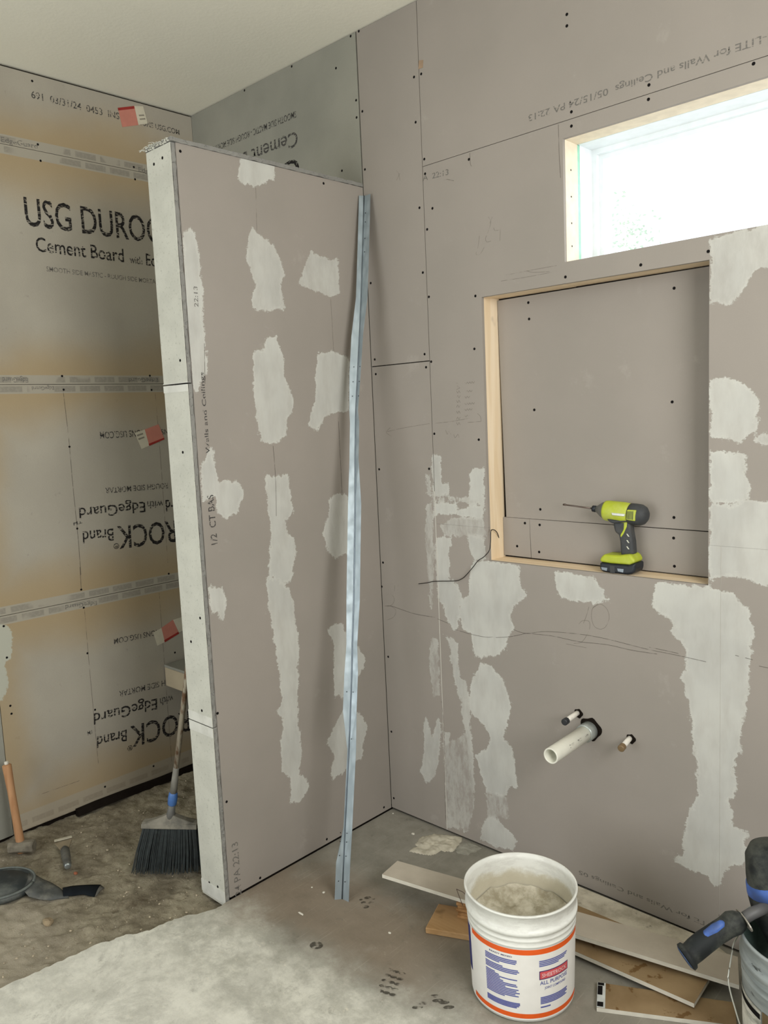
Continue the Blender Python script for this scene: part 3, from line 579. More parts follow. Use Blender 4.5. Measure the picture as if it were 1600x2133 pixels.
# membrane strip folded at the foot of the left wall
bm = bmesh.new(); pts = [hit(x, y, 0, -1.075) for x, y in ((160, 1692), (200, 1675), (260, 1652), (310, 1634), (360, 1615), (410, 1597))]
loft(bm, [[Vector((-1.0865, p.y, p.z + 0.012)), Vector((-1.064, p.y, p.z + 0.008)), Vector((-1.055, p.y, p.z - 0.014)), Vector((-1.0865, p.y, p.z - 0.02))] for p in pts + [Vector((-1.07, -0.02, 0.0))]])
obj('membrane_strip', bm, M['dark'], wl)

# the other sides of the room (behind the camera): board walls, a wide doorway to the daylight
bm = mkbox((3.2, -4.2, 0), (3.4, 0, CZ)); tag(obj('wall_right', bm, M['drywall_plain']), kind='structure')
bm = bmesh.new(); box(bm, (-1.1, -4.2, 0), (-0.95, -4.02, CZ)); box(bm, (1.35, -4.2, 0), (3.2, -4.02, CZ)); box(bm, (-0.95, -4.2, 2.5), (1.35, -4.02, CZ))
tag(obj('wall_front', bm, M['drywall_plain']), kind='structure')

# shower bench in the corner
bench = thing('shower_bench', 'small floating cement board bench in the shower corner behind the partition', 'bench', (-0.62, -0.185, 0.414))
bm = mkbox((-1.084, -0.366, 0.414), (-0.150, -0.016, 0.503)); obj('bench_body', bm, plain('tan_cement_board', C3(176, 164, 140), 0.9, 0.1, 0, 0.06, 6, C3(166, 144, 106), 0.4), bench, world=True, bevel=0.002)
bm = mkbox((-1.084, -0.3675, 0.504), (-0.150, -0.016, 0.516)); obj('bench_top', bm, M['cement_grey'], bench, world=True, bevel=0.002)

# ------------------------------------------------------------------ half-height partition
PT = 2.487
part = tag(thing('wall_partition', None, None, (0, -0.41, 0)), kind='structure')
bm = mkbox((-0.128, -0.80, -0.10), (-0.0135, 0.012, PT - 0.02)); obj('stud_core', bm, M['dark'], part, world=True)
ps = board('drywall_sheet', 'part', -0.8145, -0.0015, 0.009, PT, M['drywall'], part, 0.010); ps.location = -part.location
bm = mkbox((-0.141, -0.8145, -0.05), (-0.1285, 0.0, PT)); obj('cement_board', bm, M['cement_grey'], part, world=True)
def rough_board(a, b, nn, mat, name, amp=0.0015, axis=2):
    bm = mkbox(a, b); es = [e for e in bm.edges if abs((e.verts[0].co - e.verts[1].co)[axis]) > 0.05]
    bmesh.ops.subdivide_edges(bm, edges=es, cuts=nn, use_grid_fill=True)
    for v in bm.verts: v.co += Vector([0 if i == axis else random.uniform(-amp, amp) for i in range(3)])
    return obj(name, bm, mat, part, world=True)
for a, b in ((1.7585, PT), (0.6215, 1.7555), (-0.02, 0.619)):
    e = rough_board((-0.1405, -0.829, a), (-0.0035, -0.8165, b), 60, M['board_core'], 'end_board', 0.0013)
    bm = mkbox((-0.1425, -0.8325, a + 0.001), (-0.004, -0.8305, b - 0.001)); obj('board_face', bm, M['end_board'], e, world=True); e.data.materials[0] = M['board_core']
    lo = b if b < 1 else a
for z0_, z1_ in ((1.732, 1.7545), (1.7595, 1.762), (0.585, 0.6185), (0.6225, 0.655), (-0.01, 0.035)):
    bm = mkbox((-0.1440, -0.8338, z0_), (-0.0035, -0.8322, z1_)); obj('edge_band', bm, M['band'], part, world=True)
rough_board((-0.146, -0.833, PT + 0.001), (0.003, -0.003, PT + 0.0135), 60, M['board_core'], 'cap_board', 0.0012, 1)
# frayed mesh fibres at the top corner
bm = bmesh.new()
for k in range(16):
    s = Vector((random.uniform(-0.146, -0.03), -0.834, PT + random.uniform(0.0, 0.014))); d = Vector((random.uniform(-0.03, 0.01), random.uniform(-0.012, -0.002), random.uniform(-0.012, 0.012)))
    if k < 4: s.x = -0.147; d = Vector((-0.02 - 0.01 * random.random(), -0.004, random.uniform(-0.012, 0.006)))
    tube(bm, [s, s + d * 0.5 + Vector((0, 0, 0.003)), s + d], 0.0007, 4)
for k in range(60):
    t = random.random() * 0.14; c = Vector((-0.145 + t, -0.834, PT + random.uniform(-0.001, 0.015))); r = random.uniform(0.002, 0.005)
    lathe(bm, c, (0, 0, 1), [(0, r * 0.6), (r * 0.5, r), (r, r * 0.4)], 5)
obj('frayed_edge', bm, M['end_board'], part, world=True)
P_ = lambda pts: pts
sc_par = bpy.data.objects.new('x', None)
def pscrews(plane, pts):
    P, inv, n = PL[plane]
    if plane not in SCREW: SCREW[plane] = screw_mesh(n)
    for x, y in pts:
        u, v = inv(x, y); o = bpy.data.objects.new('screw', SCREW[plane]); COL.objects.link(o); o.parent = part; o.location = P(u, v, 0.0040 if plane == 'end' else 0.0003) - part.location
pscrews('part', [(375.5, 315), (674, 382), (453.3, 1485.8), (541.9, 1828.7), (680.8, 1748), (799.8, 1681.6), (472, 1670)])
pscrews('end', [(340.6, 329.4), (323, 342.5), (377.5, 750.8), (400, 1336), (419, 1286.9), (422.5, 1479.5), (438, 1837.5), (455.5, 1846), (383, 942)])
bpy.data.objects.remove(sc_par)
def part_text(b, p0, p1, pt, m): o = text('part', b, p0, p1, pt, M[m], part); o.location = -part.location
part_text('Walls and Ceilings', (437, 945), (424, 775), (429, 945), 'ink_soft')
part_text('1/2  CT BAS', (453, 1133), (444, 1030), (440, 1132), 'ink_soft')
part_text('22:13', (413, 640), (411, 597), (405, 640), 'ink_pale')
part_text('24 PA 22:13', (503, 1862), (495, 1752), (490, 1866), 'ink_pale')
for pts in ([(690, 365), (700, 720)],):
    o = stroke('part', *A_, [pts, [(1315, 1290), (1340, 1730)]], M['pencil_faint'], part, 0.0014); o.location = -part.location
o = stroke('part', *B_, [[(835, 915), (855, 1180), (862, 1500)], [(1378, 680), (1410, 1310)], [(262, 60), (268, 400)]], M['pencil'], part, 0.0016); o.location = -part.location

# ------------------------------------------------------------------ cable out of the niche
cab = thing('black_cable', 'thin black cable poking out of the niche corner across the drywall', 'cable', (0.536, 0.05, 1.17))
pp = [(1044, 1140, 0.086), (1040, 1125, 0.07), (1037, 1112, 0.045), (1030, 1104, 0.02), (1023, 1106, -0.01), (1022, 1130, -0.02), (1019, 1147, -0.02), (1008, 1160, -0.018), (996, 1168, -0.015), (985, 1182, -0.012), (972, 1197, -0.01), (963, 1205, -0.008), (948, 1210, -0.007), (905, 1211, -0.006), (890, 1214, -0.007), (872, 1216, -0.012)]
bm = bmesh.new(); tube(bm, smooth_path([hit(x, y, 1, d) for x, y, d in pp], 5), 0.0016, 6); obj('sheath', bm, plain('black_sheath', C3(38, 34, 30), 0.5), cab, True, world=True)
bm = bmesh.new(); p = hit(1044, 1140, 1, 0.086); lathe(bm, p + Vector((0, 0, -0.008)), (0, 0, 1), [(0, 0.003), (0.004, 0.005), (0.012, 0.005), (0.016, 0.002)], 8); obj('cable_plug', bm, M['screw'], cab, True, world=True)

# ------------------------------------------------------------------ stub pipes
mpvc = plain('white_pvc', C3(226, 225, 212), 0.35, 0.5, 0, 0.03); mstub = plain('white_stub_pipe', C3(222, 218, 208), 0.4)
hole = lambda bm, c, r: slab(bm, [Vector((c.x + math.cos(t) * r * (1 + 0.12 * math.sin(3 * t + 1)), -0.0008, c.z + math.sin(t) * r * (1 + 0.1 * math.cos(5 * t)))) for t in [2 * math.pi * i / 28 for i in range(28)]], (0, 0.0006, 0))
c = hit(1228, 1521, 1, 0.0); tip = hit(1147, 1575, 1, -0.215)
drain = thing('drain_pipe', 'wide white plastic drain pipe with open end sticking out of the wall', 'pipe', (c.x, 0, c.z))
ax = Vector((tip.x - c.x, tip.y, tip.z - c.z)); Ln = ax.length
# a straight stub square to the wall, length found from the photo
def stub_len(px, py, c):
    best = min(range(20, 400), key=lambda k: (lambda q: (q[0] - px) ** 2 + (q[1] - py) ** 2)(proj(Vector((c.x, -k / 1000, c.z)))))
    return best / 1000
def proj(p):
    d = p - CAM; w = fwd.dot(d); return (800 + F * right.dot(d) / w, 1066.5 + F * down.dot(d) / w)
LD = stub_len(1147, 1575, c)
aim = lambda px, py, L: hit(px, py, 1, -L)
e = aim(1147, 1575, LD); A = (e - c).normalized(); L = (e - c).length
bm = bmesh.new(); lathe(bm, c - A * 0.03, A, [(0.0, 0.0250), (L + 0.028, 0.0250), (L + 0.03, 0.0244), (L + 0.03, 0.0208), (L + 0.028, 0.0202), (0.06, 0.0202), (0.06, 0.0)], 40, cap0=True, cap1=False); obj('pipe', bm, mpvc, drain, True, world=True)
bm = bmesh.new(); lathe(bm, c, A, [(-0.02, 0.030), (0.034, 0.030), (0.037, 0.0288), (0.037, 0.0252)], 40, cap1=False); obj('coupling', bm, plain('grey_coupling', C3(170, 176, 172), 0.3, 0.6, 0.4), drain, True, world=True)
bm = hole(bmesh.new(), Vector((c.x + 0.004, 0, c.z + 0.005)), 0.038); obj('wall_hole', bm, M['dark'], drain, world=True)
def pipe_print(d0, w, h, body):
    me, co = text_mesh(body); x0, x1 = co[:, 0].min(), co[:, 0].max(); ref = Vector((0, 0, 1)); u = A.cross(ref).normalized(); wv = u.cross(A)
    view = (CAM - c).normalized(); th0 = math.atan2(view.dot(wv), view.dot(u)) + 0.35
    for v, q in zip(me.vertices, co):
        s = d0 - (q[0] - x0) / (x1 - x0) * w; t = th0 + ((q[1] / caph()) - 0.5) * h / 0.0251 * (1 if u.dot(right) > 0 else -1)
        v.co = c + A * s + (u * math.cos(t) + wv * math.sin(t)) * 0.0252 - Vector(drain.location)
    me.materials.clear(); link('printed_lettering', me, M['ink_soft'], drain)
pipe_print(0.115, 0.022, 0.008, 'PVC'); pipe_print(0.165, 0.026, 0.010, 'DWV'); pipe_print(0.068, 0.016, 0.006, '10')
for (wx, wy), (tx, ty), nm, lab, capc in (((1203, 1485), (1175, 1505), 'supply', 'short white water pipe with black cap, left of the drain', C3(40, 42, 46)), ((1312, 1538), (1293, 1560), 'supply', 'short white water pipe with brown cap, right of the drain', C3(116, 96, 68))):
    c2 = hit(wx, wy, 1, 0); L2 = stub_len(tx, ty, c2); e2 = hit(tx, ty, 1, -L2); A2 = (e2 - c2).normalized(); ll = (e2 - c2).length
    t = thing('supply_pipe', lab, 'pipe', (c2.x, 0, c2.z), group='water supply stubs beside the drain')
    bm = bmesh.new(); lathe(bm, c2, A2, [(-0.02, 0.0085), (ll - 0.018, 0.0085)], 20); obj('pipe', bm, mstub, t, True, world=True)
    bm = bmesh.new(); lathe(bm, c2, A2, [(ll - 0.021, 0.0092), (ll - 0.019, 0.0112), (ll - 0.002, 0.0112), (ll, 0.0095)], 20); obj('pipe_cap', bm, plain('pipe_cap', capc, 0.35, 0.5), t, world=True, smooth=False, bevel=0.0008)
    bm = hole(bmesh.new(), Vector((c2.x + 0.004, 0, c2.z - 0.001)), 0.0155); obj('wall_hole', bm, M['dark'], t, world=True)

# ------------------------------------------------------------------ bent corner bead leaning in the corner
bead = thing('corner_bead', 'tall bent galvanised corner bead leaning in the corner by the partition', 'corner bead', (0.285, -0.566, 0))
def at_depth(px, py, t, a=hit(714, 1873, 2, 0.0), b=Vector((0.012, -0.012, 2.455))):
    """point on the pixel's ray nearest the line foot-to-top at fraction t (by distance from the wall)"""
    y = a.y + (b.y - a.y) * t; return hit(px, py, 1, y)
B0 = hit(714, 1873, 2, 0.002)
spine = [(713, 1873), (716, 1795), (719, 1722), (723, 1640), (727, 1562), (730, 1480), (733, 1400), (734, 1342), (737, 1250), (738.5, 1150), (740, 1050), (740, 960), (741, 880), (741.5, 855), (745, 780), (749, 700), (752.5, 620), (755, 540), (757, 470), (758.5, 408)]
SP = []
for px, py in spine:
    t = (1873 - py) / (1873 - 408); t = t * 1.0
    SP.append(at_depth(px, py, t ** 1.12))
SP[0].z = 0.0
bm = bmesh.new(); prev = None; wL, wR = [], []
for i, (p, (px, py)) in enumerate(zip(SP, spine)):
    dl, dr = Vector((-0.35, -0.9, 0)).normalized(), Vector((0.95, -0.3, 0)).normalized()
    l, r = 0.021, 0.034; dr = Vector((0.99, -0.02, 0))
    if py > 1730: l, r = 0.026, 0.030; dl = Vector((-0.62, -0.75, 0)).normalized(); dr = Vector((0.92, 0.05, 0)).normalized()
    elif py > 1560: l = 0.006; r = 0.030; dr = Vector((0.92, 0.15, 0)).normalized()
    elif py > 1000: dl = Vector((-0.62, -0.78, 0)).normalized(); dr = Vector((0.93, 0.3, 0)).normalized(); l, r = 0.026, 0.024
    elif py > 865: dl = Vector((-0.6, -0.78, 0)).normalized(); r = 0.018
    elif py > 620: r = 0.014 + (850 - py) / 230 * 0.006; dl = Vector((-0.62, -0.75, 0)).normalized(); l = 0.030
    if py in (1342, 855): l *= 0.8; r *= 0.8
    a, b, c_ = bm.verts.new(p + dl * l), bm.verts.new(p), bm.verts.new(p + dr * r)
    if prev: bm.faces.new((prev[0], a, b, prev[1])); bm.faces.new((prev[1], b, c_, prev[2]))
    prev = (a, b, c_)
bmesh.ops.recalc_face_normals(bm, faces=bm.faces); ex = bmesh.ops.solidify(bm, geom=list(bm.faces), thickness=0.0007)
obj('bead_flanges', bm, M['zinc'], bead, world=True)
bm = bmesh.new(); tube(bm, [p + Vector((0.0005, -0.0008, 0)) for p in SP], 0.0024, 8); obj('bead_nose', bm, plain('bead_nose', C3(112, 122, 130), 0.35, 0.5, 0.8), bead, True, world=True)
for i, fr in ((0, 0.5), (1, 0.2), (1, 0.6), (1, 0.85), (17, 0.2), (17, 0.6), (18, 0.1), (18, 0.4), (13, 0.4), (13, 0.8), (14, 0.2), (4, 0.3), (5, 0.5)):
    p = SP[i].lerp(SP[i + 1], fr)
    for off in (Vector((-0.008, -0.013, 0)), Vector((0.012, -0.002, 0))):
        if 1 < i < 5 and off.x < 0: continue
        q_ = p + off; bm = bmesh.new(); lathe(bm, q_, (CAM - q_), [(0.001, 0.0018), (0.0022, 0.0018)], 6); obj('nail_hole', bm, M['screw'], bead, world=True)

# ------------------------------------------------------------------ impact driver on the niche sill
DY = 0.043
dp = lambda x, y, d=0: hit(1100 + x / 4, 980 + y / 4, 1, DY) + Vector((0, d, 0))
drill = thing('impact_driver', 'lime green and black cordless impact driver standing on the niche sill', 'power tool', (dp(780, 880).x, DY, NZ0))
lime = plain('lime_plastic', C3(176, 188, 52), 0.45, 0.4, 0, 0.08, 20, C3(200, 200, 150), 0.3); dkg = plain('dark_grey_plastic', C3(62, 64, 66), 0.6, 0.3, 0, 0.1, 30, C3(110, 108, 100), 0.3); blk = plain('black_plastic', C3(28, 33, 40), 0.4, 0.4)
a0 = dp(560, 320); a1 = dp(985, 378); AX = (a1 - a0).normalized(); LB = (a1 - a0).length; k = LB / 430.0
def dl(name, prof, mat, par=drill, n=36, sm=True): bm = bmesh.new(); lathe(bm, a0, AX, [(d * k, r * k) for d, r in prof], n); return obj(name, bm, mat, par, sm, world=True)
dl('nose_cone', [(-2, 17), (22, 30), (60, 58), (88, 72), (96, 74), (98, 60)], plain('grey_nose', C3(112, 114, 112), 0.45, 0.5, 0.5))
dl('collet', [(-22, 22), (-20, 26), (6, 26), (8, 18)], blk, n=24)
dl('driver_bit', [(-292, 6), (-290, 8), (-268, 9), (-262, 5), (-258, 6), (-20, 7)], plain('steel_bit', C3(110, 98, 92), 0.35, 0.5, 0.9), n=12)
hs = dl('housing', [(88, 68), (94, 78), (110, 81), (250, 84), (300, 80), (306, 70)], lime)
dl('rear_cap', [(296, 62), (304, 82), (340, 84), (390, 82), (420, 68), (438, 44), (444, 10)], dkg)
def prof(name, pts, w, mat, par=drill, bev=0.004, off=0.0, seg=3):
    fp = DY - w / 2; q = [hit(1100 + x / 4, 980 + y / 4, 1, fp) for x, y in pts]; xm = min(p.x for p in q); xr = max(p.x for p in q) - xm; kx_ = 1 - (w * 0.45 / xr if name in ('foot', 'battery') else (w * 0.45 / xr if name == 'grip' else 0)); q = [Vector((xm + (p.x - xm) * kx_, fp, max(p.z, NZ0 + 0.0003))) for p in q]; bm = slab(bmesh.new(), q, (0, w, 0)); return obj(name, bm, mat, par, world=True, bevel=bev, seg=seg)
prof('grip', [(700, 425), (880, 425), (885, 500), (905, 600), (915, 712), (782, 712), (775, 600), (760, 535), (722, 520), (712, 470)], 0.034, dkg, bev=0.009, seg=4)
prof('housing_underside', [(650, 395), (850, 405), (840, 430), (700, 445), (660, 420)], 0.052, dkg, bev=0.006)
prof('trigger', [(708, 452), (735, 456), (742, 480), (738, 512), (722, 508), (714, 480)], 0.018, plain('grey_trigger', C3(120, 122, 122), 0.5))
prof('lime_strap', [(800, 400), (828, 400), (822, 470), (795, 530), (772, 560), (768, 540), (795, 490)], 0.036, lime, bev=0.002)
for yy in (540, 592, 645): prof('grip_mark', [(818, yy - 12), (828, yy - 12), (838 + 6, yy + 12), (834, yy + 12)], 0.0358, plain('pale_rubber', C3(206, 206, 190)), bev=0.0005)
prof('foot', [(635, 700), (700, 706), (790, 712), (905, 705), (940, 730), (962, 775), (900, 795), (700, 778), (592, 762), (600, 730)], 0.062, lime, bev=0.008, seg=4)
bat = prof('battery', [(592, 764), (700, 778), (880, 795), (966, 780), (965, 845), (945, 870), (880, 879), (700, 862), (610, 842), (596, 820)], 0.064, blk, bev=0.008, seg=4)
prof('battery_latch', [(680, 792), (722, 796), (722, 858), (680, 854)], 0.0655, dkg, bat, 0.002)
for x0_, x1_ in ((608, 660), (742, 796)): prof('battery_mark', [(x0_, 806 + (x0_ - 612) * 0.08), (x1_, 812 + (x0_ - 612) * 0.08), (x1_ - 4, 838 + (x0_ - 612) * 0.1), (x0_ + 6, 828 + (x0_ - 612) * 0.1)], 0.0652, plain('silver_print', C3(140, 150, 160)), bat, 0.0008)
prof('vent_frame', [(822, 328), (896, 332), (888, 424), (815, 412)], 0.0705, lime, hs, 0.003)
for i in range(5): prof('vent_slot', [(826 + 11 * i, 340), (832 + 11 * i, 340), (829 + 11 * i, 408 + i), (823 + 11 * i, 407 + i)], 0.0715, blk, hs, 0.0005)
prof('name_plate', [(692, 352), (806, 362), (800, 384), (700, 374)], 0.0712, plain('silver_plate', C3(205, 208, 200), 0.3, 0.5, 0.3), hs, 0.0015)

# ------------------------------------------------------------------ white compound bucket
BC = Vector((0.996, -0.522, 0.0)); BH = 0.372
buck = thing('plastic_bucket', 'open white joint compound bucket with orange-banded label, caked inside', 'bucket', BC); buck.scale = (1.04, 1.04, 0.847)
def bucket_mesh(h=BH, rb=0.137, rt=0.1475):
    prof_ = [(0.0, 0.0), (0.0, rb - 0.006), (0.006, rb), (0.261, rb + 0.0066), (0.263, rb + 0.0082), (0.266, rb + 0.0082), (0.268, rb + 0.0072), (0.280, rb + 0.0075), (0.282, rb + 0.0092), (0.286, rb + 0.0092), (0.288, rb + 0.0080), (0.300, rb + 0.0083), (0.3015, rb + 0.0125), (0.316, rb + 0.0125), (0.3175, rb + 0.0098), (0.335, rb + 0.0100), (h - 0.008, rt), (h - 0.006, rt + 0.0035), (h - 0.001, rt + 0.0035), (h, rt + 0.002), (h, rt - 0.002), (h - 0.02, rt - 0.0035), (0.15, rb + 0.001), (0.012, rb - 0.004), (0.010, 0.0)]
    bm = bmesh.new(); lathe(bm, (0, 0, 0), (0, 0, 1), prof_, 72, cap0=False, cap1=False); bmesh.ops.remove_doubles(bm, verts=bm.verts, dist=0.0003); return bm
def bucket_m():
    s = N('bucket_plastic', 0.42, 0.4); z = s.xyz()[2]; x, y, _ = s.xyz(); rr = s.math('SQRT', s.math('ADD', s.math('MULTIPLY', x, x), s.math('MULTIPLY', y, y)))
    base = s.mix(s.ramp(s.noise(8, 4), 0.3, 0.7), C3(226, 227, 220), C3(234, 235, 228))
    top = s.ramp(z, 0.26, 0.28); sm = s.math('MULTIPLY', s.ramp(s.noise(18, 7, 0.7, s.map((1, 1, 2.5))), 0.45, 0.62), 0.5); base = s.mix(s.math('MULTIPLY', top, sm), base, C3(204, 203, 196))
    base = s.mix(s.math('MULTIPLY', s.ramp(s.noise(30, 8, 0.8), 0.66, 0.72), 0.5), base, C3(160, 156, 142))
    # dried compound crust clinging to the inside
    ins = s.attr('inside'); k2 = s.ramp(s.math('ADD', z, s.math('MULTIPLY', s.math('SUBTRACT', s.noise(9, 7, 0.65), 0.5), 0.16)), 0.285, 0.325, 1.0, 0.0)
    base = s.mix(s.math('MULTIPLY', s.math('MULTIPLY', ins, k2), 0.85), base, s.mix(s.noise(14, 7, 0.7), C3(172, 162, 136), C3(206, 199, 176)))
    s.color(base); s.bump(s.noise(30, 5), 0.15, 0.002); return s.m
mb = bucket_m(); o = obj('bucket_shell', bucket_mesh(), mb, buck, True)
a_ = o.data.attributes.new('inside', 'FLOAT', 'POINT')
for i, v in enumerate(o.data.vertices):
    r_ = math.hypot(v.co.x, v.co.y); zc = v.co.z; a_.data[i].value = 1.0 if (abs(zc - (BH - 0.02)) < 1e-4 and r_ < 0.1455) or (abs(zc - 0.15) < 1e-4) or (abs(zc - 0.012) < 1e-4) or (zc > 0.005 and r_ < 0.12) else 0.0
bm = bmesh.new(); from mathutils import noise as NZ
rs = [0.0] + [0.1385 * (i / 22) for i in range(1, 23)]; vv = []
for r_ in rs[1:]:
    vv.append([bm.verts.new((r_ * math.cos(t), r_ * math.sin(t), 0.226 + 0.014 * NZ.fractal(Vector((r_ * math.cos(t) * 18, r_ * math.sin(t) * 18, 0)), 0.7, 2, 5) + 0.03 * (r_ / 0.1385) ** 6)) for t in [2 * math.pi * i / 80 for i in range(80)]])
c0 = bm.verts.new((0, 0, 0.228))
for i in range(80): bm.faces.new((c0, vv[0][i], vv[0][(i + 1) % 80]))
for a, b in zip(vv, vv[1:]):
    for i in range(80): bm.faces.new((a[i], b[i], b[(i + 1) % 80], a[(i + 1) % 80]))
s = N('dried_compound', 0.9, 0.15); s.color(s.mix(s.ramp(s.noise(16, 8, 0.7), 0.35, 0.65), C3(152, 144, 122), C3(200, 194, 176))).bump(s.noise(60, 8, 0.75), 0.6, 0.004)
obj('caked_compound', bm, s.m, buck, True)
# label wrapped round the side; angle 0 faces the camera
fa = math.atan2(CAM.y - BC.y, CAM.x - BC.x)
def cyl(a, z, d=0.0): r_ = 0.137 + 0.006 * z / 0.235 + 0.0006 + d; return Vector((r_ * math.cos(fa + a), r_ * math.sin(fa + a), z))
def patch(name, a0, a1, z0, z1, mat, par, d=0.0, skew=0.0):
    bm = bmesh.new(); n = max(2, int(abs(a1 - a0) / 0.05)); pr = None
    for i in range(n + 1):
        a = a0 + (a1 - a0) * i / n; s_ = skew * (i / n); q_ = (bm.verts.new(cyl(a, z0 + s_, d)), bm.verts.new(cyl(a, z1 + s_, d)))
        if pr: bm.faces.new((pr[0], q_[0], q_[1], pr[1]))
        pr = q_
    me = bpy.data.meshes.new(name); bm.to_mesh(me); bm.free(); return link(name, me, mat, par)
lab = patch('paper_label', -2.6, 1.42, 0.012, 0.258, plain('label_paper', C3(232, 230, 224), 0.5, var=0.02), buck)
org = plain('orange_band', C3(226, 92, 26), 0.5, var=0.04); blue = plain('label_blue', C3(84, 92, 158), 0.6, var=0.1, scale=200); dblue = plain('label_dark_blue', C3(42, 48, 106), 0.6)
patch('orange_band', -1.12, 1.38, 0.238, 0.256, org, lab, 0.0003); patch('orange_band', -1.12, 1.38, 0.018, 0.034, org, lab, 0.0003)
patch('blue_panel', -2.3, -1.22, 0.09, 0.25, dblue, lab, 0.0003)
def cyl_text(body, a0, a1, z, h, mat, d=0.0006):
    me, co = text_mesh(body); x0, x1 = co[:, 0].min(), co[:, 0].max()
    for v, q_ in zip(me.vertices, co): v.co = cyl(a0 + (q_[0] - x0) / (x1 - x0) * (a1 - a0), z + q_[1] / caph() * h, d)
    me.materials.clear(); link('label_lettering', me, mat, lab)
# paragraphs too small to read: rows of fine blue lines
bm = bmesh.new()
def row(a0, a1, z, h):
    n = max(1, int((a1 - a0) / 0.05)); pr = None
    for i in range(n + 1):
        a = a0 + (a1 - a0) * i / n; q_ = (bm.verts.new(cyl(a, z, 0.0005)), bm.verts.new(cyl(a, z + h, 0.0005)))
        if pr: bm.faces.new((pr[0], q_[0], q_[1], pr[1]))
        pr = q_
rr = random.Random(3)
z = 0.214
widths = [0.62, 0.62, 0.60, 0.30, 0, 0.36, 0.64, 0.66, 0.62, 0, 0.20, 0.28, 0.62, 0.30, 0.36, 0.60, 0.62, 0.40, 0.64, 0.60, 0.66, 0.58, 0.64, 0.38]
def flush():
    global bm
    me = bpy.data.meshes.new('fine_print'); bm.to_mesh(me); bm.free(); link('fine_print', me, blue, lab); bm = bmesh.new()
for wd in widths:
    if wd: row(-0.72, -0.72 + wd, z, 0.0038)
    z -= 0.0056
flush()
for i, wd in enumerate((0.66, 0.66, 0.64, 0.60)): row(-0.72, -0.72 + wd, 0.066 - i * 0.0050, 0.0042)
flush()
for i, wd in enumerate((0.62, 0.60, 0.55, 0.40)): row(0.30, 0.30 + wd, 0.212 - i * 0.0056, 0.0038)
flush()
for i, wd in enumerate((0.62, 0.60, 0.62, 0.56, 0.60)): row(0.32, 0.32 + wd, 0.086 - i * 0.0052, 0.0040)
row(0.32, 0.52, 0.052, 0.005)
flush(); bm.free()
cyl_text('READY MIXED', -0.62, -0.18, 0.226, 0.0050, dblue)
patch('name_box', 0.30, 0.95, 0.150, 0.180, plain('label_navy', C3(70, 44, 96)), lab, 0.0004); patch('name_box', 0.315, 0.935, 0.153, 0.177, plain('label_red', C3(206, 84, 88)), lab, 0.0006)
cyl_text('SHEETROCK', 0.35, 0.90, 0.158, 0.0125, plain('label_white', C3(228, 200, 200)), 0.0009)
cyl_text('ALL PURPOSE', 0.31, 0.93, 0.132, 0.0130, blue); cyl_text('JOINT COMPOUND', 0.40, 0.88, 0.116, 0.0080, blue)

# ------------------------------------------------------------------ second bucket with the mixing drill in it
B2 = Vector((1.690, -0.352, 0.0)); gb = thing('plastic_bucket', 'grey mud-smeared bucket with wire handle at the lower right edge, drill standing in it', 'bucket', B2)
gm_ = N('grey_bucket_plastic', 0.5, 0.35); z_ = gm_.xyz()[2]
bb = gm_.mix(gm_.ramp(gm_.noise(6, 7, 0.6, gm_.map((1, 1, 5))), 0.35, 0.65), C3(132, 140, 140), C3(166, 173, 172))
bb = gm_.mix(gm_.ramp(gm_.noise(7, 5, 0.6, gm_.map((1, 1, 3))), 0.63, 0.66), bb, C3(70, 74, 72))
gm_.color(bb).bump(gm_.noise(20, 6), 0.3, 0.004)
obj('bucket_shell', bucket_mesh(0.368, 0.137, 0.1475), gm_.m, gb, True)
bm = bmesh.new(); lathe(bm, (0, 0, 0.30), (0, 0, 1), [(0, 0.1), (0.0, 0.1405)], 48, cap0=False, cap1=False)
bm2 = bmesh.new(); bmesh.ops.create_circle(bm2, cap_ends=True, radius=0.1385, segments=48, matrix=Matrix.Translation((0, 0, 0.17))); obj('dark_slurry', bm2, plain('dark_green_slurry', C3(62, 80, 74), 0.6, 0.3), gb); bm.free()
bm = bmesh.new(); lathe(bm, (0, 0, 0), (0, 0, 1), [(0.17, 0.1385), (0.24, 0.1405), (0.30, 0.142), (0.355, 0.1433)], 48, cap0=False, cap1=False); obj('inner_smear', bm, plain('dark_green_smear', C3(74, 90, 84), 0.6, dirt=C3(110, 120, 114)), gb, True)
f2 = math.atan2(CAM.y - B2.y, CAM.x - B2.x)
def cyl2(a, z, d=0.0): r_ = 0.137 + 0.006 * z / 0.235 + 0.0008 + d; return Vector((r_ * math.cos(f2 + a), r_ * math.sin(f2 + a), z))
def patch2(name, a0, a1, z0, z1, mat, par, d=0.0):
    bm = bmesh.new(); n = max(2, int(abs(a1 - a0) / 0.05)); pr = None
    for i in range(n + 1):
        a = a0 + (a1 - a0) * i / n; q_ = (bm.verts.new(cyl2(a, z0, d)), bm.verts.new(cyl2(a, z1, d)))
        if pr: bm.faces.new((pr[0], q_[0], q_[1], pr[1]))
        pr = q_
    me = bpy.data.meshes.new(name); bm.to_mesh(me); bm.free(); return link(name, me, mat, par)
lp = N('smeared_label', 0.5, 0.3); lp.color(lp.mix(lp.ramp(lp.noise(5, 7, 0.7, lp.map((1, 1, 4), (0.4, 0, 0))), 0.42, 0.6), C3(222, 220, 208), C3(140, 140, 130)))
l2 = patch2('paper_label', -1.9, -0.72, 0.02, 0.225, lp.m, gb); patch2('dark_band', -1.5, -0.74, 0.200, 0.214, M['screw'], l2, 0.0005); patch2('paper_label', -0.70, 0.8, 0.02, 0.225, plain('brown_smeared_label', C3(110, 92, 62), 0.6, dirt=C3(70, 58, 40)), gb)
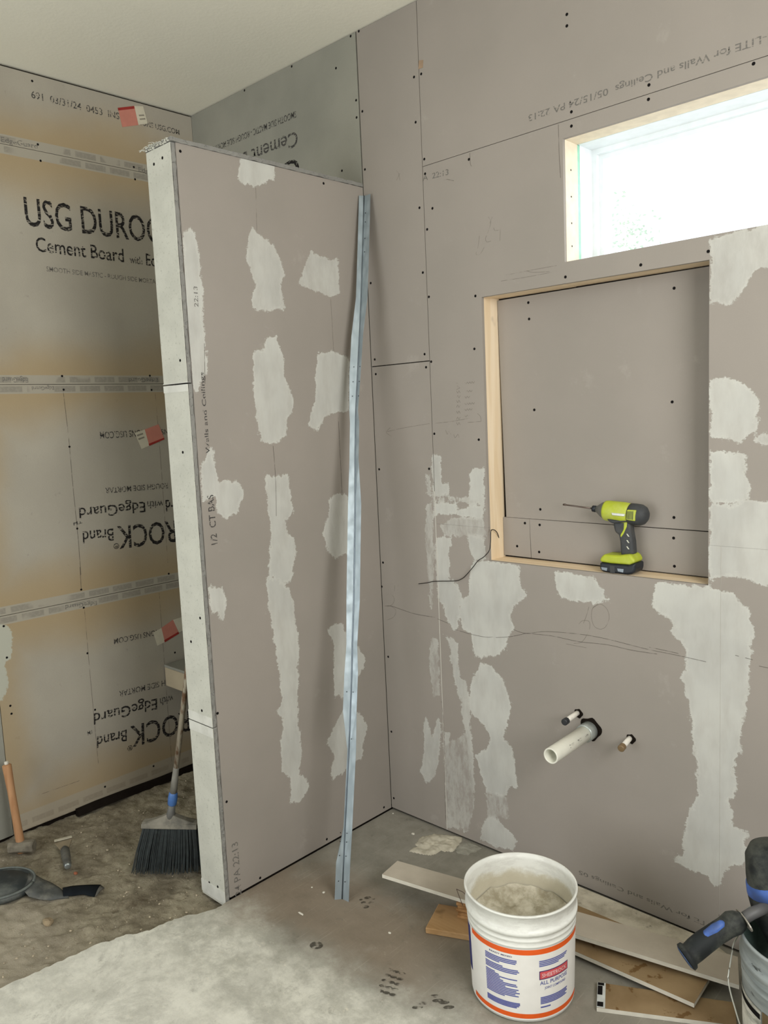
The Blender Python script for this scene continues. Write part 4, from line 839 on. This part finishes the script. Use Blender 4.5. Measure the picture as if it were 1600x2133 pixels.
hp = [(1528, 1966), (1524, 1990), (1519, 2020), (1517, 2040), (1522, 2068), (1531, 2100), (1541, 2133), (1556, 2175)]
h0 = B2 + Vector((math.cos(f2 - 1.5) * 0.152, math.sin(f2 - 1.5) * 0.152, 0.335))
dpt = fwd.dot(h0 - CAM)
def ray_depth(x, y, w): return CAM + (right * ((x - 800) / F) + down * ((y - 1066.5) / F) + fwd) * w
bm = bmesh.new(); tube(bm, smooth_path([h0] + [ray_depth(x, y, dpt - 0.012 - 0.045 * i / 7) for i, (x, y) in enumerate(hp)] + [B2 + Vector((math.cos(f2) * 0.19, math.sin(f2) * 0.19, 0.12)), B2 + Vector((math.cos(f2 + 0.8) * 0.17, math.sin(f2 + 0.8) * 0.17, 0.2)), B2 + Vector((math.cos(f2 + 1.5) * 0.155, math.sin(f2 + 1.5) * 0.155, 0.335))], 5), 0.0018, 8)
obj('wire_handle', bm, plain('handle_wire', C3(190, 192, 182), 0.4, 0.5, 0.6), gb, True, world=True)

mx_ = thing('mixing_drill', 'dusty black and blue drill with side handle, standing in the grey bucket', 'power tool', (B2.x, B2.y, 0.17))
blk2 = plain('dusty_black_rubber', C3(28, 32, 33), 0.65, 0.3, 0, 0.25, 18, C3(92, 94, 86), 0.55); blu = plain('blue_plastic', C3(66, 98, 168), 0.5, 0.35, 0, 0.2, 25, C3(60, 70, 90), 0.6); stl = plain('dusty_steel', C3(150, 146, 136), 0.45, 0.5, 0.4)
WD = dpt - 0.05
rd = lambda x, y, w=0.0: ray_depth(x, y, WD + w)
# motor body: fat upright barrel leaning out of the bucket
bm = bmesh.new(); body = [(1607, 1752, 20), (1606, 1760, 42), (1608, 1780, 53), (1612, 1820, 55), (1616, 1870, 54), (1622, 1915, 48), (1628, 1945, 36), (1634, 1985, 26)]
sc_ = WD / F
loft(bm, [ring(rd(x, y, 0.04), (rd(1634, 1985, 0.04) - rd(1607, 1752, 0.04)), r_ * sc_, 32) for x, y, r_ in body]); obj('motor_housing', bm, blk2, mx_, True, world=True)
bm = bmesh.new(); loft(bm, [ring(rd(x, y, 0.040), (rd(1634, 1985, 0.04) - rd(1560, 1790, 0.04)), r_ * sc_, 32) for x, y, r_ in ((1611, 1822, 54), (1611.5, 1828, 57.5), (1614, 1848, 57.5), (1616, 1854, 53))]); obj('blue_band', bm, blu, mx_, True, world=True)
bm = bmesh.new(); loft(bm, [ring(rd(x, y, 0.0), rd(1500, 1950) - rd(1600, 1900), r_ * sc_, 24) for x, y, r_ in ((1600, 1888, 11), (1566, 1903, 12), (1548, 1914, 12), (1535, 1922, 9))]); obj('handle_clamp', bm, plain('dark_clamp', C3(84, 84, 84), 0.5, dirt=C3(160, 156, 146)), mx_, True, world=True)
bm = bmesh.new(); hx = [(1552, 1908, 8), (1540, 1916, 21), (1528, 1922, 25), (1512, 1932, 22), (1490, 1946, 22), (1465, 1964, 23), (1448, 1978, 23), (1438, 1987, 22), (1435, 1989, 27), (1429, 1994, 28), (1426, 1996, 20)]
loft(bm, [ring(rd(x, y, -0.01 * i / 10), rd(1440, 1986, -0.01) - rd(1540, 1916), r_ * sc_, 24) for i, (x, y, r_) in enumerate(hx)]); sh = obj('side_handle', bm, blk2, mx_, True, world=True)
bm = bmesh.new(); cap_ax = (rd(1426, 1996) - rd(1440, 1986)); loft(bm, [ring(rd(1428 - i * 1.2, 1994.5 + i, -0.01), cap_ax, r_ * sc_, 24) for i, r_ in ((0, 24), (1, 24), (2, 16))]); obj('end_cap', bm, plain('dark_blue_rubber', C3(48, 66, 96), 0.5, dirt=C3(130, 136, 140)), sh, True, world=True)
upv = -down
bm = bmesh.new(); loft(bm, [ring(rd(x, y, -0.012) , rd(1462, 1965) - rd(1515, 1930), r_ * sc_, 16) for x, y, r_ in ((1512, 1921, 4), (1505, 1925, 9), (1490, 1935, 11), (1472, 1948, 10), (1464, 1955, 5))]); obj('blue_inlay', bm, blu, sh, True, world=True)
g0 = rd(1552, 1916, -0.003); gax = (rd(1500, 1950) - rd(1600, 1900)).normalized()
bm = bmesh.new(); pts_ = ring(g0, gax, 31 * sc_, 28, sx=1, sy=0.55); slab(bm, pts_, gax * 0.003); obj('hand_guard', bm, stl, mx_, world=True)
bm = bmesh.new(); tube(bm, [rd(1634, 1980, 0.04), B2 + Vector((0.0, 0.0, 0.175))], 0.007, 10); obj('mixing_shaft', bm, stl, mx_, True, world=True)

# ------------------------------------------------------------------ offcuts on the floor
gyp = plain('gypsum_edge', C3(208, 204, 190), 0.9, 0.1, 0, 0.06)
def brown_paper():
    s = N('brown_drywall_back', 0.9, 0.12); b = s.mix(s.ramp(s.noise(9, 5), 0.3, 0.7), C3(132, 110, 80), C3(152, 130, 98))
    b = s.mix(s.math('MULTIPLY', s.ramp(s.noise(28, 3, 0.5), 0.62, 0.68), 0.7), b, C3(98, 68, 30)); s.color(b); return s.m
bp = brown_paper()
def crust_m():
    s = N('mud_crusted_paper', 0.92, 0.12); b = s.mix(s.ramp(s.noise(8, 6, 0.65), 0.35, 0.6), C3(166, 158, 140), C3(206, 199, 180))
    b = s.mix(s.math('MULTIPLY', s.ramp(s.noise(26, 8, 0.8), 0.60, 0.68), 0.8), b, C3(92, 88, 76)); s.color(b).bump(s.noise(40, 8, 0.75), 0.7, 0.006); return s.m
def offcut(label, corners, mat, th=0.0127, zs=None, group=None, lift=0.0):
    """corners: four photo points of the top face with their heights"""
    tp = [hit(x, y, 2, z) for x, y, z in corners]; c_ = sum(tp, Vector()) / 4; t = thing('drywall_offcut', label, 'drywall offcut', (c_.x, c_.y, max(0, min(p.z for p in tp) - th)), group=group)
    bm = slab(bmesh.new(), [p + Vector((0, 0, 0)) for p in tp], (0, 0, -0.0008)); obj('paper_face', bm, mat, t, world=True)
    bm = slab(bmesh.new(), [p - Vector((0, 0, 0.0008)) for p in tp], (0, 0, -th + 0.0008)); obj('gypsum_core', bm, gyp, t, world=True)
    return t, tp
G_off = 'drywall offcuts beside the wall'
offcut('muddy crusted drywall strip lying against the foot of the wall', [(1130, 1815, 0.0135), (1478, 1958, 0.0135), (1535, 2003, 0.0135), (1170, 1893, 0.0135)], crust_m(), group=G_off)
plainp = plain('grey_drywall_face', C3(176, 167, 152), 0.9, 0.15, 0, 0.05, 8, C3(196, 188, 172), 0.4)
offcut('long narrow grey drywall offcut propped on shims, passing behind the white bucket', [(796, 1821, 0.112), (828, 1793, 0.112), (1537, 1993, 0.052), (1540, 2052, 0.052)], plainp, group=G_off)
offcut('brown-backed drywall offcut with rusty spots under the long grey offcut', [(1150, 1960, 0.0335), (1160, 1905, 0.0335), (1478, 2037, 0.0335), (1446, 2090, 0.0335)], bp, group=G_off)
offcut('thin brown sliver of drywall between the muddy strip and the long grey offcut', [(1150, 1868, 0.0275), (1180, 1876, 0.0275), (1302, 1927, 0.0275), (1220, 1935, 0.0275)], bp, group=G_off)
t, tp = offcut('brown-backed drywall offcut with black and white taped end at the bottom edge', [(1243, 2098, 0.0135), (1245, 2046, 0.0135), (1530, 2088, 0.0135), (1535, 2136, 0.0135)], bp, group=G_off)
# printed tape across its left end
d1 = (tp[3] - tp[0]).normalized(); wv = tp[1] - tp[0]
up1 = Vector((0, 0, 0.0006))
bm = slab(bmesh.new(), [tp[0] + up1, tp[1] + up1, tp[1] + d1 * 0.022 + up1, tp[0] + d1 * 0.022 + up1], (0, 0, -0.0005)); tape = obj('end_tape', bm, plain('white_tape', C3(200, 204, 200), 0.4), t, world=True)
bm = bmesh.new()
for f0, f1, e0, e1 in ((0.04, 0.22, 0.001, 0.017), (0.50, 0.86, 0.001, 0.014), (0.88, 0.99, 0.001, 0.018)):
    slab(bm, [tp[0] + wv * f0 + d1 * e0 + up1 * 1.6, tp[0] + wv * f1 + d1 * e0 + up1 * 1.6, tp[0] + wv * f1 + d1 * e1 + up1 * 1.6, tp[0] + wv * f0 + d1 * e1 + up1 * 1.6], (0, 0, -0.0003))
obj('tape_print', bm, M['screw'], tape, world=True)

pk = [hit(885.9, 1932.6, 2, 0.02), hit(913.4, 1881.8, 2, 0.02), hit(985, 1894, 2, 0.02), hit(1010, 1954, 2, 0.02)]
bm = slab(bmesh.new(), pk, (0, 0, -0.0195)); plank = obj('wood_block', bm, M['oak'], bevel=0.003); tag(plank, 'flat orange-brown wooden block on the floor left of the white bucket', 'wood block')
q0 = hit(952, 1912, 2, 0.0205); u1 = (pk[3] - pk[0]).normalized(); u1.z = 0; v1 = Vector((-u1.y, u1.x, 0))
for i in range(7):
    zz = 0.0208 + i * 0.0108; jit = random.uniform(-0.002, 0.002); o_ = q0 + u1 * (jit + (0.004 if i % 2 else 0)) ; o_.z = zz
    L_ = 0.075 + random.uniform(-0.004, 0.004)
    a = [o_, o_ + u1 * L_, o_ + u1 * L_ + v1 * 0.04, o_ + v1 * 0.04]
    bm = slab(bmesh.new(), [p + Vector((0, 0, 0.0098)) for p in a], (0, 0, -0.0098)); o = obj('wood_shim', bm, M['shim'], bevel=0.0008)
    ordn = ('bottom shim', 'second shim from the bottom', 'third shim from the bottom', 'middle shim', 'third shim from the top', 'second shim from the top', 'top shim')[i]
    tag(o, '%s of the small brown stack left of the white bucket' % ordn, 'shim', 'wooden shims under the long offcut')
bm = bmesh.new(); wp = [hit(951, 1852, 2, 0.118), hit(964, 1858, 2, 0.119), hit(975, 1868, 2, 0.119)]; tube(bm, wp, 0.0011, 6)
tube(bm, [hit(951, 1852, 2, 0.118), hit(957, 1868, 2, 0.115), hit(964, 1886, 2, 0.106)], 0.0011, 6); o = obj('wire_scrap', bm, plain('rusty_wire', C3(84, 68, 60), 0.5)); tag(o, 'bent scrap of dark wire poking up over the shims beside the white bucket', 'wire')

# torn sheet of dried compound near the wall
def flake(name, label, cat, s, pts, mat, h=0.006, amp=0.01, n=26, par=None):
    poly_ = np.array([tuple(hit(x, y, 2, 0)[:2]) for x, y in Z(*s, pts)]); mn, mxx = poly_.min(0) - 0.01, poly_.max(0) + 0.01; bm = bmesh.new(); g_ = {}
    xs_ = np.linspace(mn[0], mxx[0], n * 2); ys_ = np.linspace(mn[1], mxx[1], n * 2); PP = np.array([(x, y) for x in xs_ for y in ys_]); D = sdf(PP, poly_)
    D += np.array([0.010 * NZ.noise(Vector((p[0] * 60, p[1] * 60, 0))) for p in PP]); D = D.reshape(len(xs_), len(ys_))
    for i, x in enumerate(xs_):
        for j, y in enumerate(ys_): g_[(i, j)] = (x, y, 0.0015 + max(0, h * min(1, D[i, j] / 0.02)) * (0.55 + 0.9 * NZ.fractal(Vector((x * 30, y * 30, 1)), 0.8, 2, 4)) if D[i, j] > 0 else 0.0012)
    vt = {}
    for i in range(len(xs_) - 1):
        for j in range(len(ys_) - 1):
            if (D[i, j] + D[i + 1, j + 1] + D[i + 1, j] + D[i, j + 1]) / 4 > 0:
                q_ = []
                for kk in ((i, j), (i + 1, j), (i + 1, j + 1), (i, j + 1)):
                    if kk not in vt: vt[kk] = bm.verts.new(g_[kk])
                    q_.append(vt[kk])
                bm.faces.new(q_)
    g2 = bmesh.ops.extrude_edge_only(bm, edges=[e for e in bm.edges if e.is_boundary])
    for v in g2['geom']:
        if isinstance(v, bmesh.types.BMVert): v.co.z = 0.0002
    o = obj(name, bm, mat, par, True)
    if label: tag(o, label, cat)
    return o
flk = plain('dried_compound_flake', C3(196, 190, 172), 0.9, 0.1, 0, 0.08, 25, C3(150, 142, 122), 0.5)
flake('compound_scrap', 'torn sheet of dried joint compound lying by the foot of the wall', 'debris', E_, [(220, 1890), (270, 1850), (290, 1790), (380, 1755), (480, 1755), (560, 1760), (660, 1780), (640, 1820), (570, 1900), (480, 1890), (400, 1930), (330, 1920), (260, 1910)], flk, 0.007)
flake('compound_scrap', 'greyer thin scrap of compound right of the torn sheet, against the wall', 'debris', E_, [(582, 1898), (645, 1825), (690, 1805), (770, 1850), (820, 1870), (700, 1925), (620, 1915)], plain('grey_flake', C3(150, 148, 136), 0.9, dirt=C3(110, 106, 94)), 0.004)
# small crumbs on the slab
crumb = plain('white_crumb', C3(212, 208, 194), 0.9)
dr = random.Random(11)
def crumb_at(x, y, r_, z=0.0, sx=1.0):
    p = hit(x, y, 2, z); bm = bmesh.new(); bmesh.ops.create_icosphere(bm, subdivisions=1, radius=r_)
    for v in bm.verts: v.co = Vector((v.co.x * sx * dr.uniform(0.8, 1.2), v.co.y * dr.uniform(0.8, 1.2), v.co.z * 0.5 * dr.uniform(0.8, 1.2)))
    o = obj('plaster_crumb', bm, crumb); o.location = (p.x, p.y, z + r_ * 0.4); return o
for x, y, r_, sx, lab_ in ((674.5, 1860, 0.006, 1, 'round white plaster crumb on the slab left of the metal bead foot'), (627, 1904, 0.005, 3.2, 'thin white plaster sliver on the slab before the partition'), (860.5, 1738, 0.007, 1.2, 'white crumb near the torn compound sheet'), (812, 1944, 0.004, 1.6, 'small white crumb on the slab left of the wood block'), (650, 1849, 0.0035, 1, 'tiny white crumb beyond the round one, left of the metal bead'), (819, 1695, 0.004, 1, 'white crumb in the corner of partition and wall')):
    tag(crumb_at(x, y, r_, 0, sx), lab_, 'debris', 'plaster crumbs on the slab')
# loose grit in the shower pan: nobody could count it
bm = bmesh.new()
for k in range(420):
    x = dr.uniform(-1.0, -0.02); y = dr.uniform(-1.5, -0.15)
    if (x > -0.16 and y > -0.86) or (x < -0.45 and y < -0.99): continue
    r_ = dr.choice((0.0015, 0.002, 0.0025, 0.004)); m_ = Matrix.Translation((x, y, dz(x, y) + r_ * 0.5)) @ Matrix.Rotation(dr.random() * 3, 4, 'Z') @ Matrix.Diagonal((1.3, 1, 0.7, 1)); bmesh.ops.create_icosphere(bm, subdivisions=1, radius=r_, matrix=m_)
o = obj('gravel', bm, plain('pale_grit', C3(176, 164, 142), 0.95, var=0.3, scale=60)); tag(o, 'pale grit scattered over the sunken dirt bed', 'gravel', kind='stuff')
for x_, y_, r_, lb in ((100, 1846, 0.016, 'brown stone chunk half sunk in the dirt below the knee pad strap'), (157, 1816, 0.007, 'small reddish chip on the dirt beside the scraper handle')):
    p = hit(x_, y_ if r_ < 0.01 else 1922, 2, -0.03); bm = bmesh.new(); bmesh.ops.create_icosphere(bm, subdivisions=2, radius=r_)
    for v in bm.verts: v.co = Vector((v.co.x * 1.4, v.co.y, v.co.z * 0.7)) * (1 + 0.25 * NZ.noise(v.co * 90))
    o = obj('stone', bm, plain('brown_stone' if r_ > 0.01 else 'red_chip', C3(150, 134, 108) if r_ > 0.01 else C3(150, 92, 66), 0.9)); o.location = (p.x, p.y, dz(p.x, p.y) + r_ * 0.35); tag(o, lb, 'stone')
# paw and shoe marks
stain = print_m('dark_footprint', C3(66, 62, 54), 0.35, 0.6, (60, 60, 60), 0.6)
def blob(bm, x, y, r1, r2, a=0.0):
    p = hit(x, y, 2, 0.0006); bm.faces.new([bm.verts.new(p + Vector((math.cos(t) * r1 * math.cos(a) - math.sin(t) * r2 * math.sin(a), math.cos(t) * r1 * math.sin(a) + math.sin(t) * r2 * math.cos(a), 0))) for t in [2 * math.pi * i / 12 for i in range(12)]])
bm = bmesh.new()
for x, y, a, b in ((766, 1870, 0.012, 0.008), (757, 1880, 0.009, 0.007), (773, 1880, 0.010, 0.007), (762, 1889, 0.012, 0.008), (752, 1874, 0.006, 0.005), (778, 1872, 0.006, 0.005)): blob(bm, x, y, a, b, 0.8)
obj('paw_print', bm, stain, floor)
bm = bmesh.new()
for i in range(5):
    for j in range(3): blob(bm, 800 + j * 13 + i * 5 - 8, 2064 - i * 11 + j * 4, 0.011, 0.006, 0.5)
for x, y in ((870, 2098), (880, 2090), (905, 2075), (925, 2088), (935, 2098), (912, 2084)): blob(bm, x, y, 0.016, 0.007, 0.8)
obj('shoe_print', bm, stain, floor)
bm = bmesh.new(); blob(bm, 659, 1969, 0.022, 0.018, 0.4); obj('round_stain', bm, stain, floor)

# ------------------------------------------------------------------ things on the dirt bed
# push broom standing behind the end of the partition
bh = hit(376, 1735, 1, -0.80); bz = -0.03
broom = thing('broom', 'broom with black bristles, blue collar and metal pole leaning behind the partition', 'broom', (-0.36, -0.80, -0.03))
bl0 = hit(286, 1812, 1, -0.86); br0 = hit(425, 1814, 1, -0.76)
wdir = Vector((br0.x - bl0.x, br0.y - bl0.y, 0)).normalized()
Cb = hit(358, 1815, 2, -0.03); wdir = Vector((0.80, 0.60, 0)); ndir = Vector((-wdir.y, wdir.x, 0))
s0 = fwd.dot(Cb - CAM) / F
hw_b = 0.5 * 145 * s0 * 1.0; hw_t = 0.5 * 112 * s0
ht = hit(374, 1732, 1, Cb.y).z + 0.03
Tc = Cb + Vector((0, 0, ht)) + wdir * 0.012
bm = bmesh.new(); rb_ = random.Random(5)
for kx in range(74):
    for ky in range(6):
        f_ = kx / 73 * 2 - 1 + rb_.uniform(-0.012, 0.012); g_ = ky / 5 * 2 - 1
        a = Tc + wdir * (f_ * hw_t) + ndir * (g_ * 0.018); b = Cb + wdir * (f_ * hw_b - 0.012 + rb_.uniform(-0.004, 0.004)) + ndir * (g_ * 0.032 + rb_.uniform(-0.003, 0.003)); b.z = -0.026 + rb_.uniform(0, 0.006) + 0.012 * max(0, f_) 
        mid = a.lerp(b, 0.55) + wdir * (f_ * 0.004); tube(bm, [a, mid, b], [0.0014, 0.0016, 0.0013], 3)
o = obj('bristles', bm, plain('black_bristles', C3(40, 46, 46), 0.55, 0.35, 0, 0.3, 60), broom, world=True); o['kind'] = 'stuff'
bm = bmesh.new(); sec = []
for f_ in (-1.06, -0.9, -0.5, -0.22, 0.0, 0.22, 0.5, 0.9, 1.06):
    hh = 0.016 + 0.034 * max(0, 1 - abs(f_) * 1.15) ** 1.2; c_ = Tc + wdir * (f_ * hw_t); wy = 0.026
    sec.append([c_ + ndir * wy + Vector((0, 0, -0.004)), c_ - ndir * wy + Vector((0, 0, -0.004)), c_ - ndir * wy * 0.9 + Vector((0, 0, 0.012)), c_ - ndir * 0.012 + Vector((0, 0, hh)), c_ + ndir * 0.012 + Vector((0, 0, hh)), c_ + ndir * wy * 0.9 + Vector((0, 0, 0.012))])
loft(bm, sec); obj('broom_head', bm, plain('dusty_grey_head', C3(128, 124, 112), 0.7, 0.3, 0, 0.15, 20, C3(60, 60, 58), 0.6), broom, world=True, bevel=0.002)
pb = Tc + Vector((0, 0, 0.03)); top = hit(398, 1330, 1, -0.775)
# pole leans back against the inner face of the partition
ptop = hit(397, 1340, 1, -0.79); pd = (ptop - pb).normalized()
ptop2 = pb + pd * 1.06
mpole = N('worn_metal_pole', 0.4, 0.5, 0.3); mpole.color(mpole.mix(mpole.ramp(mpole.noise(30, 6, 0.6, mpole.map((1, 1, 0.4))), 0.42, 0.55), C3(112, 84, 62), C3(176, 168, 150)))
bm = bmesh.new(); tube(bm, [pb + pd * 0.16, ptop2], 0.0095, 14); obj('pole', bm, mpole.m, broom, True, world=True)
bm = bmesh.new(); tube(bm, [pb - pd * 0.01, pb + pd * 0.03, pb + pd * 0.07], [0.020, 0.014, 0.0125], 16); obj('socket', bm, plain('grey_socket', C3(104, 104, 100), 0.6), broom, True, world=True)
bm = bmesh.new(); tube(bm, [pb + pd * 0.055, pb + pd * 0.06, pb + pd * 0.085, pb + pd * 0.105, pb + pd * 0.11], [0.013, 0.0165, 0.0175, 0.0155, 0.013], 20); obj('blue_collar', bm, plain('blue_collar', C3(72, 112, 172), 0.4, 0.5), broom, True, world=True)
bm = bmesh.new(); tube(bm, [pb + pd * 0.105, pb + pd * 0.16, pb + pd * 0.215], [0.0135, 0.0125, 0.0105], 16); obj('grey_sleeve', bm, plain('grey_sleeve', C3(120, 118, 110), 0.6), broom, True, world=True)

# hammer standing on its head against the left wall
ham = thing('hammer', 'wooden-handled hammer standing on its dusty head at the left edge', 'hammer', (-1.0, -1.14, -0.03))
hb = hit(46, 1775, 1, -1.135); htp = hit(14, 1594, 1, -1.14); hd = (htp - hb)
bm = bmesh.new(); px_ = hd.length; tube(bm, [hb, hb + hd * 0.1, hb + hd * 0.35, hb + hd * 0.7, hb + hd * 0.9, htp - hd * 0.0, htp + hd * 0.01], [0.0165, 0.0165, 0.0150, 0.0145, 0.0165, 0.0175, 0.012], 20)
obj('handle', bm, wood('hickory', C3(182, 140, 102), C3(160, 116, 80), 2, 22), ham, True, world=True)
bm = bmesh.new(); lathe(bm, htp + hd * 0.005, hd, [(0, 0.008), (0.012, 0.008), (0.014, 0.006)], 12); obj('handle_plug', bm, crumb, ham, True, world=True)
hc = hb - hd.normalized() * 0.022; hc.z = max(hc.z, 0.0)
dx = Vector((0.72, 0.69, 0)); dn = Vector((-dx.y, dx.x, 0))
bm = bmesh.new(); loft(bm, [[hc + dx * a + dn * s1_ * r_ + Vector((0, 0, s2_ * r_)) for s1_, s2_ in ((-1, -0.45), (-0.45, -1), (0.45, -1), (1, -0.45), (1, 0.45), (0.45, 1), (-0.45, 1), (-1, 0.45))] for a, r_ in ((-0.05, 0.020), (-0.045, 0.024), (-0.02, 0.022), (0.02, 0.022), (0.045, 0.024), (0.05, 0.020))]); obj('hammer_head', bm, plain('dusty_hammer_steel', C3(128, 122, 108), 0.9, 0.1, 0.0, 0.15, 30, C3(70, 64, 56), 0.5), ham, world=True, bevel=0.001)

# knee pad with strap
kp = thing('knee_pad', 'black rubber knee pad with dusty strap lying on the dirt at the left edge', 'knee pad', (-0.72, -1.25, -0.03))
rubber = plain('black_rubber', C3(50, 56, 58), 0.5, 0.4, 0, 0.2, 14, C3(130, 132, 124), 0.45)
kc = hit(-2, 1836, 2, 0.0); ku = Vector((0.725, 0.687, 0)); kv = Vector((-0.687, 0.725, 0))
def dome(r0, zoff, hh, mat, name, par, flat=1.0, inner=0.0, ra=0.125, rb2=0.105):
    bm = bmesh.new(); rg = []
    prof_ = [(1.0, 0.0), (1.02, 0.012), (0.99, 0.022), (0.93, 0.027), (0.88, 0.022), (0.83, 0.021), (0.76, 0.029), (0.55, 0.036), (0.3, 0.040), (0.05, 0.041)]
    for r_, h_ in prof_: rg.append([kc + ku * (math.cos(t) * ra * r_) + kv * (math.sin(t) * rb2 * r_) + Vector((0, 0, -0.032 + h_)) for t in [2 * math.pi * i / 40 for i in range(40)]])
    loft(bm, rg); return obj(name, bm, mat, par, True, world=True)
dome(1, 0, 0, rubber, 'pad_shell', kp)
bm = bmesh.new(); tube(bm, [kc + ku * (math.cos(t) * 0.123) + kv * (math.sin(t) * 0.103) + Vector((0, 0, -0.008)) for t in [2 * math.pi * i / 48 for i in range(49)]], 0.005, 8); obj('pad_rim', bm, plain('grey_rubber_rim', C3(112, 118, 114), 0.6, dirt=C3(60, 64, 64)), kp, True, world=True)
z5 = (6.667, 0, 1720)
def strap(pairs, mat, name, h_):
    bm = bmesh.new(); vs_ = []
    for (x0_, y0_), (x1_, y1_) , hz in pairs:
        a = hit(*Z(*z5, [(x0_, y0_)])[0], 2, -0.028 + hz); b = hit(*Z(*z5, [(x1_, y1_)])[0], 2, -0.028 + hz * 0.6); r = [a.lerp(b, t) + Vector((0, 0, 0.004 * math.sin(math.pi * t))) for t in (0, 0.25, 0.5, 0.75, 1)]; vs_.append([bm.verts.new(p) for p in r])
    for a, b in zip(vs_, vs_[1:]):
        for i in range(4): bm.faces.new((a[i], a[i + 1], b[i + 1], b[i]))
    bmesh.ops.recalc_face_normals(bm, faces=bm.faces); bmesh.ops.solidify(bm, geom=list(bm.faces), thickness=0.003)
    return obj(name, bm, mat, kp, True, world=True)
strap([((400, 650), (330, 900), 0.022), ((480, 670), (400, 980), 0.018), ((600, 740), (560, 1020), 0.014), ((720, 790), (700, 1030), 0.010), ((830, 860), (820, 1010), 0.006), ((930, 950), (960, 1000), 0.004)], plain('dusty_grey_fabric', C3(84, 86, 84), 0.9, 0.1, 0, 0.2, 16, C3(136, 134, 124), 0.7), 'strap', 0.02)
strap([((870, 870), (880, 985), 0.006), ((1000, 845), (1030, 975), 0.007), ((1120, 835), (1150, 955), 0.009), ((1280, 828), (1230, 975), 0.008), ((1400, 828), (1310, 992), 0.006)], plain('black_webbing', C3(26, 30, 34), 0.9, 0.1), 'strap_end', 0.01)
strap([((1395, 832), (1318, 985), 0.010), ((1450, 870), (1345, 975), 0.008)], plain('grey_webbing_fold', C3(96, 94, 88), 0.9, 0.1), 'strap_fold', 0.01)

# wide scraper lying on the dirt
scp = thing('scraper', 'small dusty grey scraper tool with wide blade lying on the dirt by the left wall', 'scraper', (-0.8, -1.0, -0.03))
s_b = hit(141, 1803, 2, -0.012); s_t = hit(131, 1745, 2, 0.0); sd_ = (s_t - s_b)
sd_ = Vector((sd_.x, sd_.y, 0)); sL = sd_.length; sdn = sd_.normalized(); sw = Vector((sdn.y, -sdn.x, 0))
bm = bmesh.new(); tube(bm, [s_b, s_b + sdn * 0.012, s_b + sdn * 0.05, s_b + sdn * 0.055, s_b + sdn * 0.125, s_b + sdn * 0.14], [0.013, 0.0145, 0.0145, 0.0165, 0.0170, 0.012], 18); obj('handle', bm, plain('dark_grey_grip', C3(74, 76, 74), 0.5, 0.4, 0, 0.15, 30, C3(120, 116, 104), 0.5), scp, True, world=True)
bm = bmesh.new(); lathe(bm, s_b - sdn * 0.008, sdn, [(0, 0.009), (0.003, 0.0125), (0.010, 0.013)], 16); obj('butt_cap', bm, plain('silver_butt', C3(150, 156, 154), 0.3, 0.5, 0.6), scp, True, world=True)
bm = slab(bmesh.new(), [s_b + sdn * 0.13 + sw * 0.015 + Vector((0, 0, 0.004)), s_b + sdn * 0.13 - sw * 0.015 + Vector((0, 0, 0.004)), s_b + sdn * (sL * 0.92) - sw * 0.032 + Vector((0, 0, 0.006)), s_b + sdn * (sL * 0.92) + sw * 0.032 + Vector((0, 0, 0.006))], (0, 0, -0.006)); obj('blade_holder', bm, plain('mud_coated_metal', C3(140, 128, 106), 0.8, dirt=C3(60, 52, 42)), scp, world=True, bevel=0.001)
e1 = s_b + sdn * (sL * 0.95) + Vector((0, 0, 0.012))
bm = slab(bmesh.new(), [e1 + sw * 0.033, e1 - sw * 0.033, e1 - sw * 0.033 + sdn * 0.012, e1 + sw * 0.033 + sdn * 0.012], (0, 0, -0.004)); obj('blade', bm, plain('pale_blade', C3(186, 180, 160), 0.6), scp, world=True)

# ------------------------------------------------------------------ tree outside the window
tree = thing('tree', 'faint leafy tree outside the high window', 'tree', (-1.6, 9.0, 0.0))
bm = bmesh.new(); tr_ = random.Random(9); tcn = hit(1300, 470, 1, 9.0)
for k in range(260):
    p = tcn + Vector((tr_.gauss(0, 0.22), tr_.gauss(0, 0.3), tr_.gauss(-0.2, 0.25))); a, b = tr_.random() * 6, tr_.random() * 6
    u = Vector((math.cos(a), math.sin(a), math.sin(b) * 0.6)).normalized() * 0.035; w_ = u.cross(Vector((math.sin(b), math.cos(b), 0.3))).normalized() * 0.018
    bm.faces.new([bm.verts.new(q_) for q_ in (p - u, p + w_, p + u, p - w_)])
obj('foliage', bm, plain('pale_leaf', C3(196, 214, 192), 0.6), tree, world=True)
bm = bmesh.new(); tube(bm, [Vector((tcn.x, 9.0, 0)), Vector((tcn.x + 0.1, 9.0, tcn.z * 0.6)), tcn - Vector((0, 0, 0.3))], [0.09, 0.07, 0.03], 10)
for k in range(6):
    a = k * 1.05; tube(bm, [tcn - Vector((0, 0, 0.8)), tcn + Vector((math.cos(a) * 0.4, math.sin(a) * 0.4, 0.1))], [0.02, 0.006], 5)
obj('trunk', bm, plain('pale_bark', C3(236, 234, 230), 0.9), tree, world=True)
